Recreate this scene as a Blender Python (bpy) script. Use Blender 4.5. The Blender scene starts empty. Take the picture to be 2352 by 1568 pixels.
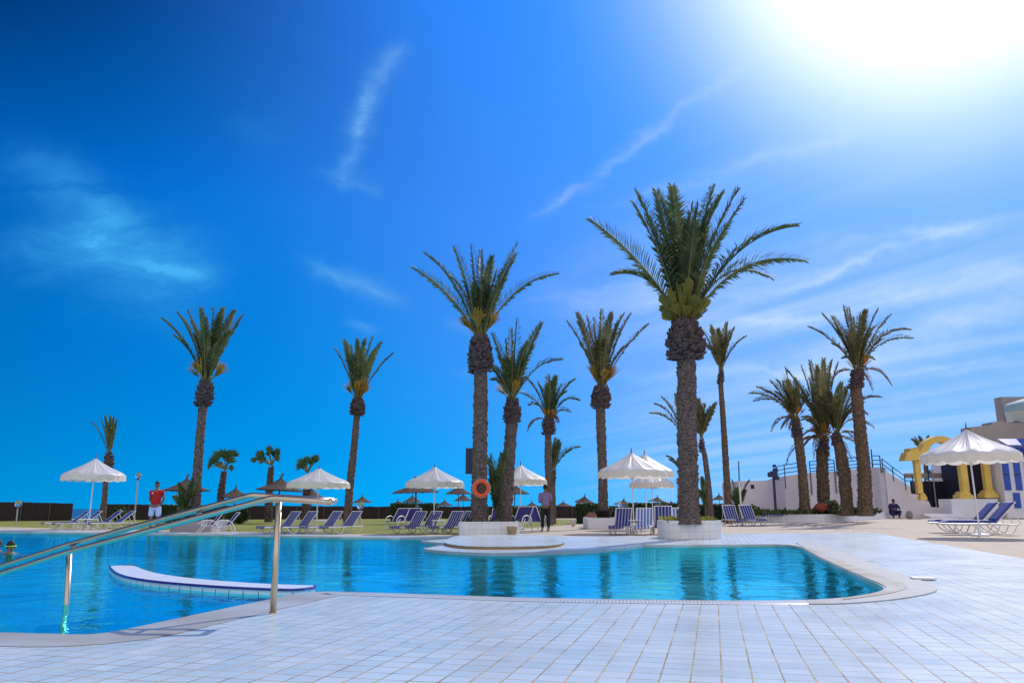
import bpy, math, random
from math import sin, cos, pi, sqrt, radians, tan, atan2, exp, floor
from mathutils import Vector, Matrix
from mathutils.geometry import tessellate_polygon
from mathutils import noise as mnoise

# ---------------------------------------------------------------- camera
scn = bpy.context.scene
CW, CH, CF = 2352.0, 1568.0, 1800.0           # measuring frame of the photograph
CAMH = 0.87
PITCH = math.atan(381.0 / CF)
ROLL = 0.003
_F = Vector((0, cos(PITCH), sin(PITCH)))
_r0 = Vector((1, 0, 0)); _u0 = Vector((0, -sin(PITCH), cos(PITCH)))
_R = cos(ROLL) * _r0 - sin(ROLL) * _u0
_U = sin(ROLL) * _r0 + cos(ROLL) * _u0
cam = bpy.data.cameras.new('camera'); camo = bpy.data.objects.new('camera', cam)
scn.collection.objects.link(camo); scn.camera = camo
cam.sensor_width = 36.0; cam.lens = 36.0 * CF / CW
cam.clip_start = 0.05; cam.clip_end = 60000
M = Matrix.Identity(4)
for i in range(3):
    M[i][0] = _R[i]; M[i][1] = _U[i]; M[i][2] = -_F[i]
M[0][3], M[1][3], M[2][3] = 0, 0, CAMH
camo.matrix_world = M

# ---------------------------------------------------------------- light
SUN_AZ, SUN_EL = radians(33.0), radians(38.5)  # azimuth measured from +Y towards +X
SD = Vector((sin(SUN_AZ) * cos(SUN_EL), cos(SUN_AZ) * cos(SUN_EL), sin(SUN_EL)))
sun = bpy.data.lights.new('sun', 'SUN'); sun.energy = 3.3; sun.angle = radians(0.53); sun.color = (1, 0.94, 0.86)
suno = bpy.data.objects.new('sun', sun); scn.collection.objects.link(suno)
suno.rotation_mode = 'QUATERNION'; suno.rotation_quaternion = SD.to_track_quat('Z', 'Y')
suno.location = SD * 60
vs = scn.view_settings
vs.view_transform = 'Standard'; vs.look = 'None'; vs.gamma = 1.0; vs.exposure = 0.0; vs.use_curve_mapping = False

world = bpy.data.worlds.new('World'); scn.world = world; world.use_nodes = True
WT = world.node_tree; WT.nodes.clear()
def wn(t, **k):
    n = WT.nodes.new(t)
    for a, b in k.items(): setattr(n, a, b)
    return n
def _math(tree, op, a, b=None, clamp=False):
    n = tree.nodes.new('ShaderNodeMath'); n.operation = op; n.use_clamp = clamp
    for i, v in enumerate((a, b)):
        if v is None: continue
        if isinstance(v, (int, float)): n.inputs[i].default_value = v
        else: tree.links.new(v, n.inputs[i])
    return n.outputs[0]
sky = wn('ShaderNodeTexSky', sky_type='NISHITA', sun_disc=False, sun_elevation=SUN_EL, sun_rotation=SUN_AZ)
sky.air_density = 1.0; sky.dust_density = 0.2; sky.ozone_density = 3.0; sky.altitude = 0
tc = wn('ShaderNodeTexCoord')
dot = wn('ShaderNodeVectorMath', operation='DOT_PRODUCT'); WT.links.new(tc.outputs['Generated'], dot.inputs[0]); dot.inputs[1].default_value = SD
cosT = dot.outputs['Value']
ang = _math(WT, 'ARCCOSINE', _math(WT, 'MINIMUM', cosT, 0.99999))          # angle to the sun
def gauss(k, p=2.0): return _math(WT, 'EXPONENT', _math(WT, 'MULTIPLY', _math(WT, 'POWER', _math(WT, 'DIVIDE', ang, k), p), -1.0))
sep = wn('ShaderNodeSeparateXYZ'); WT.links.new(tc.outputs['Generated'], sep.inputs[0])
zz_ = _math(WT, 'MAXIMUM', sep.outputs['Z'], 0.0)
low = _math(WT, 'EXPONENT', _math(WT, 'MULTIPLY', zz_, -3.4))
# clear saturated air: blue strength falls away from the sun and with height
B0 = _math(WT, 'MULTIPLY', _math(WT, 'ADD', gauss(1.0), _math(WT, 'MULTIPLY', low, 0.40)), 1.17)
deep = _math(WT, 'MULTIPLY', _math(WT, 'MAXIMUM', _math(WT, 'SUBTRACT', zz_, 0.36), 0.0), _math(WT, 'MAXIMUM', _math(WT, 'SUBTRACT', _math(WT, 'MINIMUM', ang, 1.1), 0.55), 0.0))
B_ = _math(WT, 'MULTIPLY', B0, _math(WT, 'MAXIMUM', _math(WT, 'SUBTRACT', 1.0, _math(WT, 'MULTIPLY', deep, 10.0)), 0.35))
GB = _math(WT, 'ADD', _math(WT, 'ADD', 0.145, _math(WT, 'MULTIPLY', low, 0.25)), _math(WT, 'MULTIPLY', gauss(0.8), 0.12))
G_ = _math(WT, 'MULTIPLY', B_, GB)
R_w = _math(WT, 'MULTIPLY', _math(WT, 'MULTIPLY', low, gauss(0.72, 6.0)), 0.24)
rgb = wn('ShaderNodeCombineXYZ'); WT.links.new(R_w, rgb.inputs[0]); WT.links.new(G_, rgb.inputs[1]); WT.links.new(B_, rgb.inputs[2])
nsc = wn('ShaderNodeVectorMath', operation='MULTIPLY'); WT.links.new(sky.outputs[0], nsc.inputs[0]); nsc.inputs[1].default_value = (0.0, 0.0010, 0.0020)
base = wn('ShaderNodeVectorMath', operation='ADD'); WT.links.new(rgb.outputs[0], base.inputs[0]); WT.links.new(nsc.outputs[0], base.inputs[1])
# cirrus sheet: direction projected on a high horizontal plane
zc = _math(WT, 'MAXIMUM', sep.outputs['Z'], 0.02)
px = _math(WT, 'DIVIDE', sep.outputs['X'], _math(WT, 'ADD', zc, 0.12)); py = _math(WT, 'DIVIDE', sep.outputs['Y'], _math(WT, 'ADD', zc, 0.12))
cmb = wn('ShaderNodeCombineXYZ'); WT.links.new(px, cmb.inputs[0]); WT.links.new(py, cmb.inputs[1])
CIR_A = (-50, (2.6, 0.30, 1), (0.3, 0.2, 0)); CIR_B = (20, (0.9, 0.5, 1), (0.9, 2.2, 0))
def cirrus(rot, scale, lo, hi, nscale, off=(0, 0, 0), detail=7, rough=0.55, dist=0.6):
    mp = wn('ShaderNodeMapping'); mp.vector_type = 'TEXTURE'; mp.inputs['Rotation'].default_value = (0, 0, radians(rot)); mp.inputs['Scale'].default_value = scale; mp.inputs['Location'].default_value = off
    WT.links.new(cmb.outputs[0], mp.inputs[0])
    ns = wn('ShaderNodeTexNoise'); ns.inputs['Scale'].default_value = nscale; ns.inputs['Detail'].default_value = detail
    ns.inputs['Roughness'].default_value = rough; ns.inputs['Distortion'].default_value = dist
    WT.links.new(mp.outputs[0], ns.inputs['Vector'])
    mr = wn('ShaderNodeMapRange'); mr.interpolation_type = 'SMOOTHSTEP'
    mr.inputs['From Min'].default_value = lo; mr.inputs['From Max'].default_value = hi
    WT.links.new(ns.outputs[0], mr.inputs['Value'])
    return mr.outputs[0]
cA = cirrus(CIR_A[0], CIR_A[1], 0.34, 0.84, 1.0, CIR_A[2], dist=0.4)
cB = cirrus(CIR_B[0], CIR_B[1], 0.60, 0.90, 1.0, CIR_B[2], dist=0.9)
side = wn('ShaderNodeMapRange'); side.interpolation_type = 'SMOOTHSTEP'; side.inputs['From Min'].default_value = -0.02; side.inputs['From Max'].default_value = 0.30; WT.links.new(sep.outputs['X'], side.inputs['Value'])
hi = wn('ShaderNodeMapRange'); hi.interpolation_type = 'SMOOTHSTEP'; hi.inputs['From Min'].default_value = 0.48; hi.inputs['From Max'].default_value = 0.20; WT.links.new(sep.outputs['Z'], hi.inputs['Value'])
cA2 = _math(WT, 'MULTIPLY', _math(WT, 'MULTIPLY', cA, side.outputs[0]), _math(WT, 'ADD', 0.08, _math(WT, 'MULTIPLY', hi.outputs[0], 0.92)))
# single feathery wisps, laid between fixed bearings of the sky (tangent-plane coordinates about the bearing +Y)
def dotv(v):
    n = wn('ShaderNodeVectorMath', operation='DOT_PRODUCT'); WT.links.new(tc.outputs['Generated'], n.inputs[0]); n.inputs[1].default_value = v; return n.outputs['Value']
fz = _math(WT, 'MAXIMUM', dotv(_F), 0.05)
su = _math(WT, 'DIVIDE', dotv(_R), fz); sv = _math(WT, 'DIVIDE', dotv(_U), fz)
suv = wn('ShaderNodeCombineXYZ'); WT.links.new(su, suv.inputs[0]); WT.links.new(sv, suv.inputs[1])
wn1 = wn('ShaderNodeTexNoise'); wn1.inputs['Scale'].default_value = 7.0; wn1.inputs['Detail'].default_value = 8; wn1.inputs['Roughness'].default_value = 0.62; WT.links.new(suv.outputs[0], wn1.inputs['Vector'])
wof = wn('ShaderNodeVectorMath', operation='SUBTRACT'); WT.links.new(wn1.outputs['Color'], wof.inputs[0]); wof.inputs[1].default_value = (0.5, 0.5, 0.5)
wsc = wn('ShaderNodeVectorMath', operation='MULTIPLY_ADD'); WT.links.new(wof.outputs[0], wsc.inputs[0]); wsc.inputs[1].default_value = (0.085, 0.085, 0); WT.links.new(suv.outputs[0], wsc.inputs[2])
wsp = wn('ShaderNodeSeparateXYZ'); WT.links.new(wsc.outputs[0], wsp.inputs[0])
def wisp(x0, y0, x1, y1, w, amp):
    ax, ay, bx, by = (x0 - 1176) / 1800, (784 - y0) / 1800, (x1 - 1176) / 1800, (784 - y1) / 1800
    L = sqrt((bx - ax) ** 2 + (by - ay) ** 2); tx, ty = (bx - ax) / L, (by - ay) / L; cx, cy = (ax + bx) / 2, (ay + by) / 2; w = w / 1800
    dx = _math(WT, 'SUBTRACT', wsp.outputs[0], cx); dy = _math(WT, 'SUBTRACT', wsp.outputs[1], cy)
    al = _math(WT, 'ADD', _math(WT, 'MULTIPLY', dx, tx), _math(WT, 'MULTIPLY', dy, ty)); ac = _math(WT, 'ADD', _math(WT, 'MULTIPLY', dx, -ty), _math(WT, 'MULTIPLY', dy, tx))
    e = _math(WT, 'ADD', _math(WT, 'POWER', _math(WT, 'ABSOLUTE', _math(WT, 'DIVIDE', al, L * 0.52)), 3.0), _math(WT, 'POWER', _math(WT, 'ABSOLUTE', _math(WT, 'DIVIDE', ac, w)), 1.6))
    return _math(WT, 'MULTIPLY', _math(WT, 'EXPONENT', _math(WT, 'MULTIPLY', e, -1.0)), amp)
tot = None
for a_ in [(930, 100, 850, 215, 22, 0.30), (850, 190, 815, 330, 22, 0.62), (815, 330, 775, 430, 20, 0.34), (735, 400, 850, 455, 16, 0.26), (40, 380, 330, 530, 50, 0.36), (120, 500, 480, 640, 75, 0.5), (190, 540, 260, 590, 22, 0.4), (330, 595, 460, 605, 12, 0.5), (0, 560, 420, 700, 60, 0.2),
           (710, 600, 920, 680, 22, 0.36), (540, 260, 680, 350, 40, 0.06), (800, 740, 880, 752, 9, 0.25), (1250, 490, 1480, 310, 13, 0.24), (1440, 330, 1680, 160, 14, 0.18), (1480, 450, 1900, 330, 17, 0.30), (1700, 680, 2250, 520, 13, 0.42), (1380, 720, 1900, 600, 28, 0.25), (1560, 760, 2100, 680, 22, 0.30), (1230, 690, 1600, 620, 38, 0.28), (1750, 850, 2400, 700, 45, 0.40), (1900, 560, 2260, 530, 20, 0.35), (1500, 860, 2300, 850, 16, 0.30), (1030, 740, 1100, 750, 10, 0.12), (1950, 930, 2300, 890, 14, 0.18), (2000, 670, 2400, 640, 26, 0.4)]:
    w_ = wisp(*a_); tot = w_ if tot is None else _math(WT, 'ADD', tot, w_)
wst = wn('ShaderNodeMapping'); wst.inputs['Rotation'].default_value = (0, 0, radians(-22)); wst.inputs['Scale'].default_value = (0.5, 2.2, 1); WT.links.new(wsc.outputs[0], wst.inputs[0])
wn2 = wn('ShaderNodeTexNoise'); wn2.inputs['Scale'].default_value = 9.0; wn2.inputs['Detail'].default_value = 9; wn2.inputs['Roughness'].default_value = 0.66; wn2.inputs['Distortion'].default_value = 0.5; WT.links.new(wst.outputs[0], wn2.inputs['Vector'])
tex = _math(WT, 'MULTIPLY', _math(WT, 'MAXIMUM', _math(WT, 'SUBTRACT', wn2.outputs[0], 0.27), 0.0), 4.0)
cl = _math(WT, 'ADD', _math(WT, 'MULTIPLY', tot, tex), _math(WT, 'ADD', _math(WT, 'ADD', _math(WT, 'MULTIPLY', cA2, 0.48), _math(WT, 'MULTIPLY', _math(WT, 'MULTIPLY', side.outputs[0], hi.outputs[0]), 0.17)), _math(WT, 'MULTIPLY', cB, 0.10)), clamp=True)
cld = wn('ShaderNodeMix', data_type='RGBA'); WT.links.new(cl, cld.inputs['Factor'])
WT.links.new(base.outputs[0], cld.inputs['A']); csd = wn('ShaderNodeMapRange'); csd.interpolation_type = 'SMOOTHSTEP'; csd.inputs['From Min'].default_value = -0.34; csd.inputs['From Max'].default_value = 0.12; WT.links.new(sep.outputs['X'], csd.inputs['Value'])
ccl = wn('ShaderNodeMix', data_type='RGBA'); WT.links.new(csd.outputs[0], ccl.inputs['Factor']); ccl.inputs['A'].default_value = (0.06, 0.44, 0.92, 1); ccl.inputs['B'].default_value = (0.55, 0.74, 1.0, 1)
WT.links.new(ccl.outputs['Result'], cld.inputs['B'])
gs = _math(WT, 'MULTIPLY', gauss(0.222, 2.4), 1.9)
glc = wn('ShaderNodeVectorMath', operation='SCALE'); glc.inputs[0].default_value = (1.0, 0.82, 1.0); WT.links.new(gs, glc.inputs['Scale'])
add = wn('ShaderNodeVectorMath', operation='ADD'); WT.links.new(cld.outputs['Result'], add.inputs[0]); WT.links.new(glc.outputs[0], add.inputs[1])
# the half of the sky opposite the sun, behind the viewer: pale fill glow added to brighten the shaded sides
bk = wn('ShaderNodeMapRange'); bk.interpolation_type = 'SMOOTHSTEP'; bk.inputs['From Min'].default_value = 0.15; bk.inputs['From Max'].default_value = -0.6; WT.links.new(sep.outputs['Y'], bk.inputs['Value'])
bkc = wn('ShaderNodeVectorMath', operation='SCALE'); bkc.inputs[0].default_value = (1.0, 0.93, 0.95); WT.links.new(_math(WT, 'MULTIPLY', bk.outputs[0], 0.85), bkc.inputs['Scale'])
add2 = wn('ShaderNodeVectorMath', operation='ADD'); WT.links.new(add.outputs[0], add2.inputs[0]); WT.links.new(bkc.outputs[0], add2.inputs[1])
bg1 = wn('ShaderNodeBackground'); bg1.inputs['Strength'].default_value = 1.0
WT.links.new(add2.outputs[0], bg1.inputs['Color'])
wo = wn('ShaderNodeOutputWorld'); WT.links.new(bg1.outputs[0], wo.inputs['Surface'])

# ---------------------------------------------------------------- measuring helpers
def ray(x, y):
    return _F + ((x - CW / 2) / CF) * _R + ((CH / 2 - y) / CF) * _U
CAMP = Vector((0, 0, CAMH))
def P(x, y, z=0.0):
    d = ray(x, y); return CAMP + d * ((z - CAMH) / d.z)
def at(x, y, Y):
    d = ray(x, y); return CAMP + d * (Y / d.y)
def S(x, y, Y):
    return (at(x + 1, y, Y) - at(x, y, Y)).length
def gx(x, Y, z=0.0):            # X of pixel column x on the ground at distance Y
    yy = 1165 + CAMH * 1840 / Y
    return at(x, yy, Y).x
def zt(x, y, Y): return at(x, y, Y).z

# ---------------------------------------------------------------- materials
MATS = {}
def mat(name, col=(0.5, 0.5, 0.5), rough=0.6, metal=0.0, noise=0.0, nscale=8.0, bump=0.0, bscale=40.0, col2=None, spec=0.5, stretch=(1, 1, 1), coords='Object', trans=0.0, sheen=0.0):
    if name in MATS: return MATS[name]
    m = bpy.data.materials.new(name); m.use_nodes = True; t = m.node_tree
    b = t.nodes['Principled BSDF']
    b.inputs['Roughness'].default_value = rough; b.inputs['Metallic'].default_value = metal
    b.inputs['Specular IOR Level'].default_value = spec
    b.inputs['Base Color'].default_value = (*col, 1)
    tcn = t.nodes.new('ShaderNodeTexCoord'); mp = t.nodes.new('ShaderNodeMapping'); mp.inputs['Scale'].default_value = stretch
    t.links.new(tcn.outputs[coords], mp.inputs[0])
    if noise > 0 or col2:
        n = t.nodes.new('ShaderNodeTexNoise'); n.inputs['Scale'].default_value = nscale; n.inputs['Detail'].default_value = 6; n.inputs['Roughness'].default_value = 0.65
        t.links.new(mp.outputs[0], n.inputs['Vector'])
        r = t.nodes.new('ShaderNodeValToRGB'); r.color_ramp.elements[0].position = 0.32; r.color_ramp.elements[1].position = 0.68
        c2 = col2 if col2 else tuple(min(1, c * (1 + noise)) for c in col)
        c1 = col if col2 else tuple(c * (1 - noise) for c in col)
        r.color_ramp.elements[0].color = (*c1, 1); r.color_ramp.elements[1].color = (*c2, 1)
        t.links.new(n.outputs[0], r.inputs[0]); t.links.new(r.outputs[0], b.inputs['Base Color'])
    if bump > 0:
        n = t.nodes.new('ShaderNodeTexNoise'); n.inputs['Scale'].default_value = bscale; n.inputs['Detail'].default_value = 5
        t.links.new(mp.outputs[0], n.inputs['Vector'])
        bp = t.nodes.new('ShaderNodeBump'); bp.inputs['Strength'].default_value = bump; bp.inputs['Distance'].default_value = 0.03
        t.links.new(n.outputs[0], bp.inputs['Height']); t.links.new(bp.outputs[0], b.inputs['Normal'])
    if trans > 0:
        tr = t.nodes.new('ShaderNodeBsdfTranslucent'); mx = t.nodes.new('ShaderNodeMixShader'); mx.inputs[0].default_value = trans
        if b.inputs['Base Color'].is_linked: t.links.new(b.inputs['Base Color'].links[0].from_socket, tr.inputs[0])
        else: tr.inputs[0].default_value = (*col, 1)
        t.links.new(b.outputs[0], mx.inputs[1]); t.links.new(tr.outputs[0], mx.inputs[2])
        t.links.new(mx.outputs[0], t.nodes['Material Output'].inputs[0])
    MATS[name] = m; return m

def tile_mat(name, c1, c2, mortar, w, h, ang=0.0, msize=0.006, rough=0.3, off=0.0, bumpd=0.004, coords='Object', big=0.06, sm=0.1, spec=0.5, wob=0.0, dirt=False, upright=False):
    m = bpy.data.materials.new(name); m.use_nodes = True; t = m.node_tree; b = t.nodes['Principled BSDF']
    tcn = t.nodes.new('ShaderNodeTexCoord'); mp = t.nodes.new('ShaderNodeMapping'); mp.inputs['Rotation'].default_value = (0, 0, ang)
    t.links.new(tcn.outputs[coords], mp.inputs[0])
    if upright:
        s_ = t.nodes.new('ShaderNodeSeparateXYZ'); t.links.new(tcn.outputs[coords], s_.inputs[0]); c_ = t.nodes.new('ShaderNodeCombineXYZ')
        t.links.new(_math(t, 'ADD', s_.outputs[0], _math(t, 'MULTIPLY', s_.outputs[1], 0.9)), c_.inputs[0]); t.links.new(s_.outputs[2], c_.inputs[1]); t.links.new(c_.outputs[0], mp.inputs[0])
    br = t.nodes.new('ShaderNodeTexBrick'); br.offset = off; br.inputs['Scale'].default_value = 1.0
    br.inputs['Brick Width'].default_value = w; br.inputs['Row Height'].default_value = h; br.inputs['Mortar Size'].default_value = msize
    br.inputs['Mortar Smooth'].default_value = sm
    br.inputs['Color1'].default_value = (*c1, 1); br.inputs['Color2'].default_value = (*c2, 1); br.inputs['Mortar'].default_value = (*mortar, 1)
    if wob > 0:
        nz = t.nodes.new('ShaderNodeTexNoise'); nz.inputs['Scale'].default_value = 0.55; nz.inputs['Detail'].default_value = 2
        t.links.new(mp.outputs[0], nz.inputs['Vector'])
        va = t.nodes.new('ShaderNodeVectorMath'); va.operation = 'MULTIPLY_ADD'; va.inputs[1].default_value = (wob, wob, 0)
        t.links.new(nz.outputs['Color'], va.inputs[0]); t.links.new(mp.outputs[0], va.inputs[2])
        t.links.new(va.outputs[0], br.inputs['Vector'])
    else:
        t.links.new(mp.outputs[0], br.inputs['Vector'])
    if dirt:
        nd = t.nodes.new('ShaderNodeTexNoise'); nd.inputs['Scale'].default_value = 2.3; nd.inputs['Detail'].default_value = 7; nd.inputs['Roughness'].default_value = 0.75
        t.links.new(mp.outputs[0], nd.inputs['Vector']); rd = t.nodes.new('ShaderNodeValToRGB'); rd.color_ramp.elements[0].position = 0.35; rd.color_ramp.elements[1].position = 0.58
        rd.color_ramp.elements[0].color = (0.13, 0.10, 0.07, 1); rd.color_ramp.elements[1].color = (*mortar, 1)
        t.links.new(nd.outputs[0], rd.inputs[0]); t.links.new(rd.outputs[0], br.inputs['Mortar'])
    n = t.nodes.new('ShaderNodeTexNoise'); n.inputs['Scale'].default_value = 0.9; n.inputs['Detail'].default_value = 8; n.inputs['Roughness'].default_value = 0.7
    t.links.new(mp.outputs[0], n.inputs['Vector'])
    mr = t.nodes.new('ShaderNodeMapRange'); mr.inputs['From Min'].default_value = 0.3; mr.inputs['From Max'].default_value = 0.7
    mr.inputs['To Min'].default_value = 1 - big; mr.inputs['To Max'].default_value = 1 + big
    t.links.new(n.outputs[0], mr.inputs['Value'])
    sc = t.nodes.new('ShaderNodeVectorMath'); sc.operation = 'SCALE'
    t.links.new(br.outputs[0], sc.inputs[0]); t.links.new(mr.outputs[0], sc.inputs['Scale'])
    t.links.new(sc.outputs[0], b.inputs['Base Color'])
    bp = t.nodes.new('ShaderNodeBump'); bp.inputs['Strength'].default_value = 0.7; bp.inputs['Distance'].default_value = bumpd; bp.invert = True
    n2 = t.nodes.new('ShaderNodeTexNoise'); n2.inputs['Scale'].default_value = 14; n2.inputs['Detail'].default_value = 4
    t.links.new(mp.outputs[0], n2.inputs['Vector'])
    hm = _math(t, 'ADD', br.outputs['Fac'], _math(t, 'MULTIPLY', n2.outputs[0], 0.35))
    t.links.new(hm, bp.inputs['Height']); t.links.new(bp.outputs[0], b.inputs['Normal'])
    rr = _math(t, 'ADD', _math(t, 'MULTIPLY', br.outputs['Fac'], 0.4), _math(t, 'ADD', rough - 0.14, _math(t, 'MULTIPLY', n.outputs[0], 0.28)))
    t.links.new(rr, b.inputs['Roughness']); b.inputs['Specular IOR Level'].default_value = spec
    MATS[name] = m; return m

# ---------------------------------------------------------------- mesh helpers
class MB:
    def __init__(s): s.v = []; s.f = []; s.uv = None
    def add(s, vs, fs):
        o = len(s.v); s.v.extend(tuple(v) for v in vs); s.f.extend(tuple(i + o for i in f) for f in fs); return s
    def box(s, c, d, rz=0.0, rot=None):
        c = Vector(c); R = rot if rot is not None else Matrix.Rotation(rz, 3, 'Z')
        vs = [c + R @ Vector((x * d[0] / 2, y * d[1] / 2, z * d[2] / 2)) for x in (-1, 1) for y in (-1, 1) for z in (-1, 1)]
        return s.add(vs, [(0, 1, 3, 2), (4, 6, 7, 5), (0, 4, 5, 1), (2, 3, 7, 6), (0, 2, 6, 4), (1, 5, 7, 3)])
    def bbox(s, c, d, b=0.01, rz=0.0):
        # box with chamfered vertical and top edges
        hx, hy, hz = d[0] / 2, d[1] / 2, d[2] / 2
        R = Matrix.Rotation(rz, 3, 'Z'); c = Vector(c)
        def ring(hx, hy, b, z): return [(hx - b, -hy, z), (hx, -hy + b, z), (hx, hy - b, z), (hx - b, hy, z), (-hx + b, hy, z), (-hx, hy - b, z), (-hx, -hy + b, z), (-hx + b, -hy, z)]
        rs = [ring(hx, hy, b, -hz), ring(hx, hy, b, hz - b), ring(hx - b, hy - b, b * 0.6, hz)]
        vs = [c + R @ Vector(p) for r in rs for p in r]
        fs = [tuple(range(7, -1, -1)), tuple(range(16, 24))]
        for k in range(2):
            for i in range(8):
                j = (i + 1) % 8; fs.append((k * 8 + i, k * 8 + j, k * 8 + 8 + j, k * 8 + 8 + i))
        return s.add(vs, fs)
    def tube(s, pts, rad, n=8, cap=True):
        pts = [Vector(p) for p in pts]; m = len(pts)
        if not hasattr(rad, '__len__'): rad = [rad] * m
        up = None; rings = []
        for i, p in enumerate(pts):
            t = (pts[min(i + 1, m - 1)] - pts[max(i - 1, 0)]).normalized()
            if up is None:
                up = Vector((0, 0, 1)) if abs(t.z) < 0.9 else Vector((0, 1, 0))
            a = t.cross(up)
            if a.length < 1e-6: a = t.cross(Vector((1, 0, 0)))
            a.normalize(); b = a.cross(t).normalized(); up = b
            rings.append([p + (a * cos(2 * pi * k / n) + b * sin(2 * pi * k / n)) * rad[i] for k in range(n)])
        vs = [v for r in rings for v in r]; fs = []
        for i in range(m - 1):
            for k in range(n):
                j = (k + 1) % n; fs.append((i * n + k, i * n + j, (i + 1) * n + j, (i + 1) * n + k))
        if cap: fs.append(tuple(range(n - 1, -1, -1))); fs.append(tuple((m - 1) * n + k for k in range(n)))
        return s.add(vs, fs)
    def lathe(s, prof, n=24, c=(0, 0, 0), fn=None, closed=False):
        c = Vector(c); vs = []; fs = []; m = len(prof)
        for i, (r, z) in enumerate(prof):
            for k in range(n):
                a = 2 * pi * k / n; rr, zz = r, z
                if fn: rr, zz = fn(i, k, a, r, z)
                vs.append(c + Vector((rr * cos(a), rr * sin(a), zz)))
        for i in range(m - 1):
            for k in range(n):
                j = (k + 1) % n; fs.append((i * n + k, i * n + j, (i + 1) * n + j, (i + 1) * n + k))
        if closed: fs.append(tuple(range(n - 1, -1, -1))); fs.append(tuple((m - 1) * n + k for k in range(n)))
        return s.add(vs, fs)
    def sphere(s, c, r, n=12, m=8, sc=(1, 1, 1)):
        prof = [(max(1e-4, sin(pi * i / m)) * r, -cos(pi * i / m) * r * sc[2]) for i in range(m + 1)]
        return s.lathe(prof, n, c, fn=lambda i, k, a, rr, z: (rr, z)) if sc[0] == sc[1] == 1 else s.add([Vector(c) + Vector((sin(pi * i / m) * cos(2 * pi * k / n) * r * sc[0], sin(pi * i / m) * sin(2 * pi * k / n) * r * sc[1], -cos(pi * i / m) * r * sc[2])) for i in range(m + 1) for k in range(n)],
            [(i * n + k, i * n + (k + 1) % n, (i + 1) * n + (k + 1) % n, (i + 1) * n + k) for i in range(m) for k in range(n)])
    def torus(s, c, R, r, n=32, m=10, axis='Y', sq=1.0):
        vs = []
        for i in range(n):
            a = 2 * pi * i / n
            for k in range(m):
                b = 2 * pi * k / m; q = R + r * cos(b); h = r * sq * sin(b)
                p = (q * cos(a), h, q * sin(a)) if axis == 'Y' else (q * cos(a), q * sin(a), h)
                vs.append(Vector(c) + Vector(p))
        fs = [(i * m + k, ((i + 1) % n) * m + k, ((i + 1) % n) * m + (k + 1) % m, i * m + (k + 1) % m) for i in range(n) for k in range(m)]
        return s.add(vs, fs)
    def prism(s, outline, y0, y1):
        # outline: list of (x,z); extruded along Y
        n = len(outline)
        vs = [(x, y0, z) for x, z in outline] + [(x, y1, z) for x, z in outline]
        tris = tessellate_polygon([[Vector((x, z, 0)) for x, z in outline]])
        fs = [tuple(t) for t in tris] + [tuple(i + n for i in reversed(t)) for t in tris]
        fs += [(i, (i + 1) % n, (i + 1) % n + n, i + n) for i in range(n)]
        return s.add(vs, fs)
    def slab(s, outline, z0, z1):
        n = len(outline)
        vs = [(x, y, z0) for x, y in outline] + [(x, y, z1) for x, y in outline]
        tris = tessellate_polygon([[Vector((x, y, 0)) for x, y in outline]])
        fs = [tuple(t) for t in tris] + [tuple(i + n for i in t) for t in tris]
        fs += [(i, (i + 1) % n, (i + 1) % n + n, i + n) for i in range(n)]
        return s.add(vs, fs)
    def build(s, name, material, parent=None, smooth=False, fix=True):
        me = bpy.data.meshes.new(name); me.from_pydata([tuple(v) for v in s.v], [], s.f)
        if s.uv:
            ul = me.uv_layers.new(name='UVMap'); k = 0
            for f in s.f:
                for i in f: ul.data[k].uv = s.uv[i]; k += 1
        me.materials.append(material)
        if smooth:
            me.polygons.foreach_set('use_smooth', [True] * len(me.polygons))
        me.update()
        if fix:
            import bmesh
            b = bmesh.new(); b.from_mesh(me); bmesh.ops.recalc_face_normals(b, faces=b.faces); b.to_mesh(me); b.free()
        o = bpy.data.objects.new(name, me); scn.collection.objects.link(o)
        if parent is not None: o.parent = parent
        return o

def tag(o, label=None, cat=None, group=None, kind=None):
    if label: o['label'] = label
    if cat: o['category'] = cat
    if group: o['group'] = group
    if kind: o['kind'] = kind
    return o
def empty(name, loc, rz=0.0, sc=None):
    o = bpy.data.objects.new(name, None); scn.collection.objects.link(o)
    o.empty_display_size = 0.2; o.location = loc; o.rotation_euler = (0, 0, rz)
    if sc: o.scale = sc
    return o
KIDS = {}
def kids(o): return [c for c in scn.collection.objects if c.parent == o]
def copy_tree(o, parent=None):
    c = o.copy(); scn.collection.objects.link(c); c.parent = parent
    for ch in kids(o): copy_tree(ch, c)
    return c
def struct(name, mb, m, label=None, kind='structure', cat=None, **k):
    o = mb.build(name, m, **k); o['kind'] = kind
    if label: o['label'] = label; o['category'] = cat or name.replace('_', ' ')
    return o
# ================================================================ SETTING
random.seed(7)
WATER_Z = -0.05
VP = ray(1640, 1162); TANG = atan2(VP.x, VP.y)          # direction of the tile joints
m_tile = tile_mat('white_tile', (0.55, 0.65, 0.70), (0.46, 0.57, 0.635), (0.50, 0.405, 0.27), 0.156, 0.156, ang=TANG, msize=0.005, rough=0.30, big=0.08, spec=0.2, wob=0.02, dirt=True)
m_beige = tile_mat('beige_paving', (0.56, 0.475, 0.365), (0.51, 0.43, 0.33), (0.42, 0.36, 0.30), 0.60, 0.60, ang=0.4, msize=0.008, rough=0.8, big=0.10, spec=0.15)
m_sand = mat('sand', (0.40, 0.33, 0.24), 0.9, noise=0.2, nscale=0.3, bump=0.2, bscale=3)
m_grass = mat('lawn_grass', (0.17, 0.20, 0.035), 0.85, nscale=1.6, col2=(0.30, 0.29, 0.06), bump=0.8, bscale=25, spec=0.2)
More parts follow.
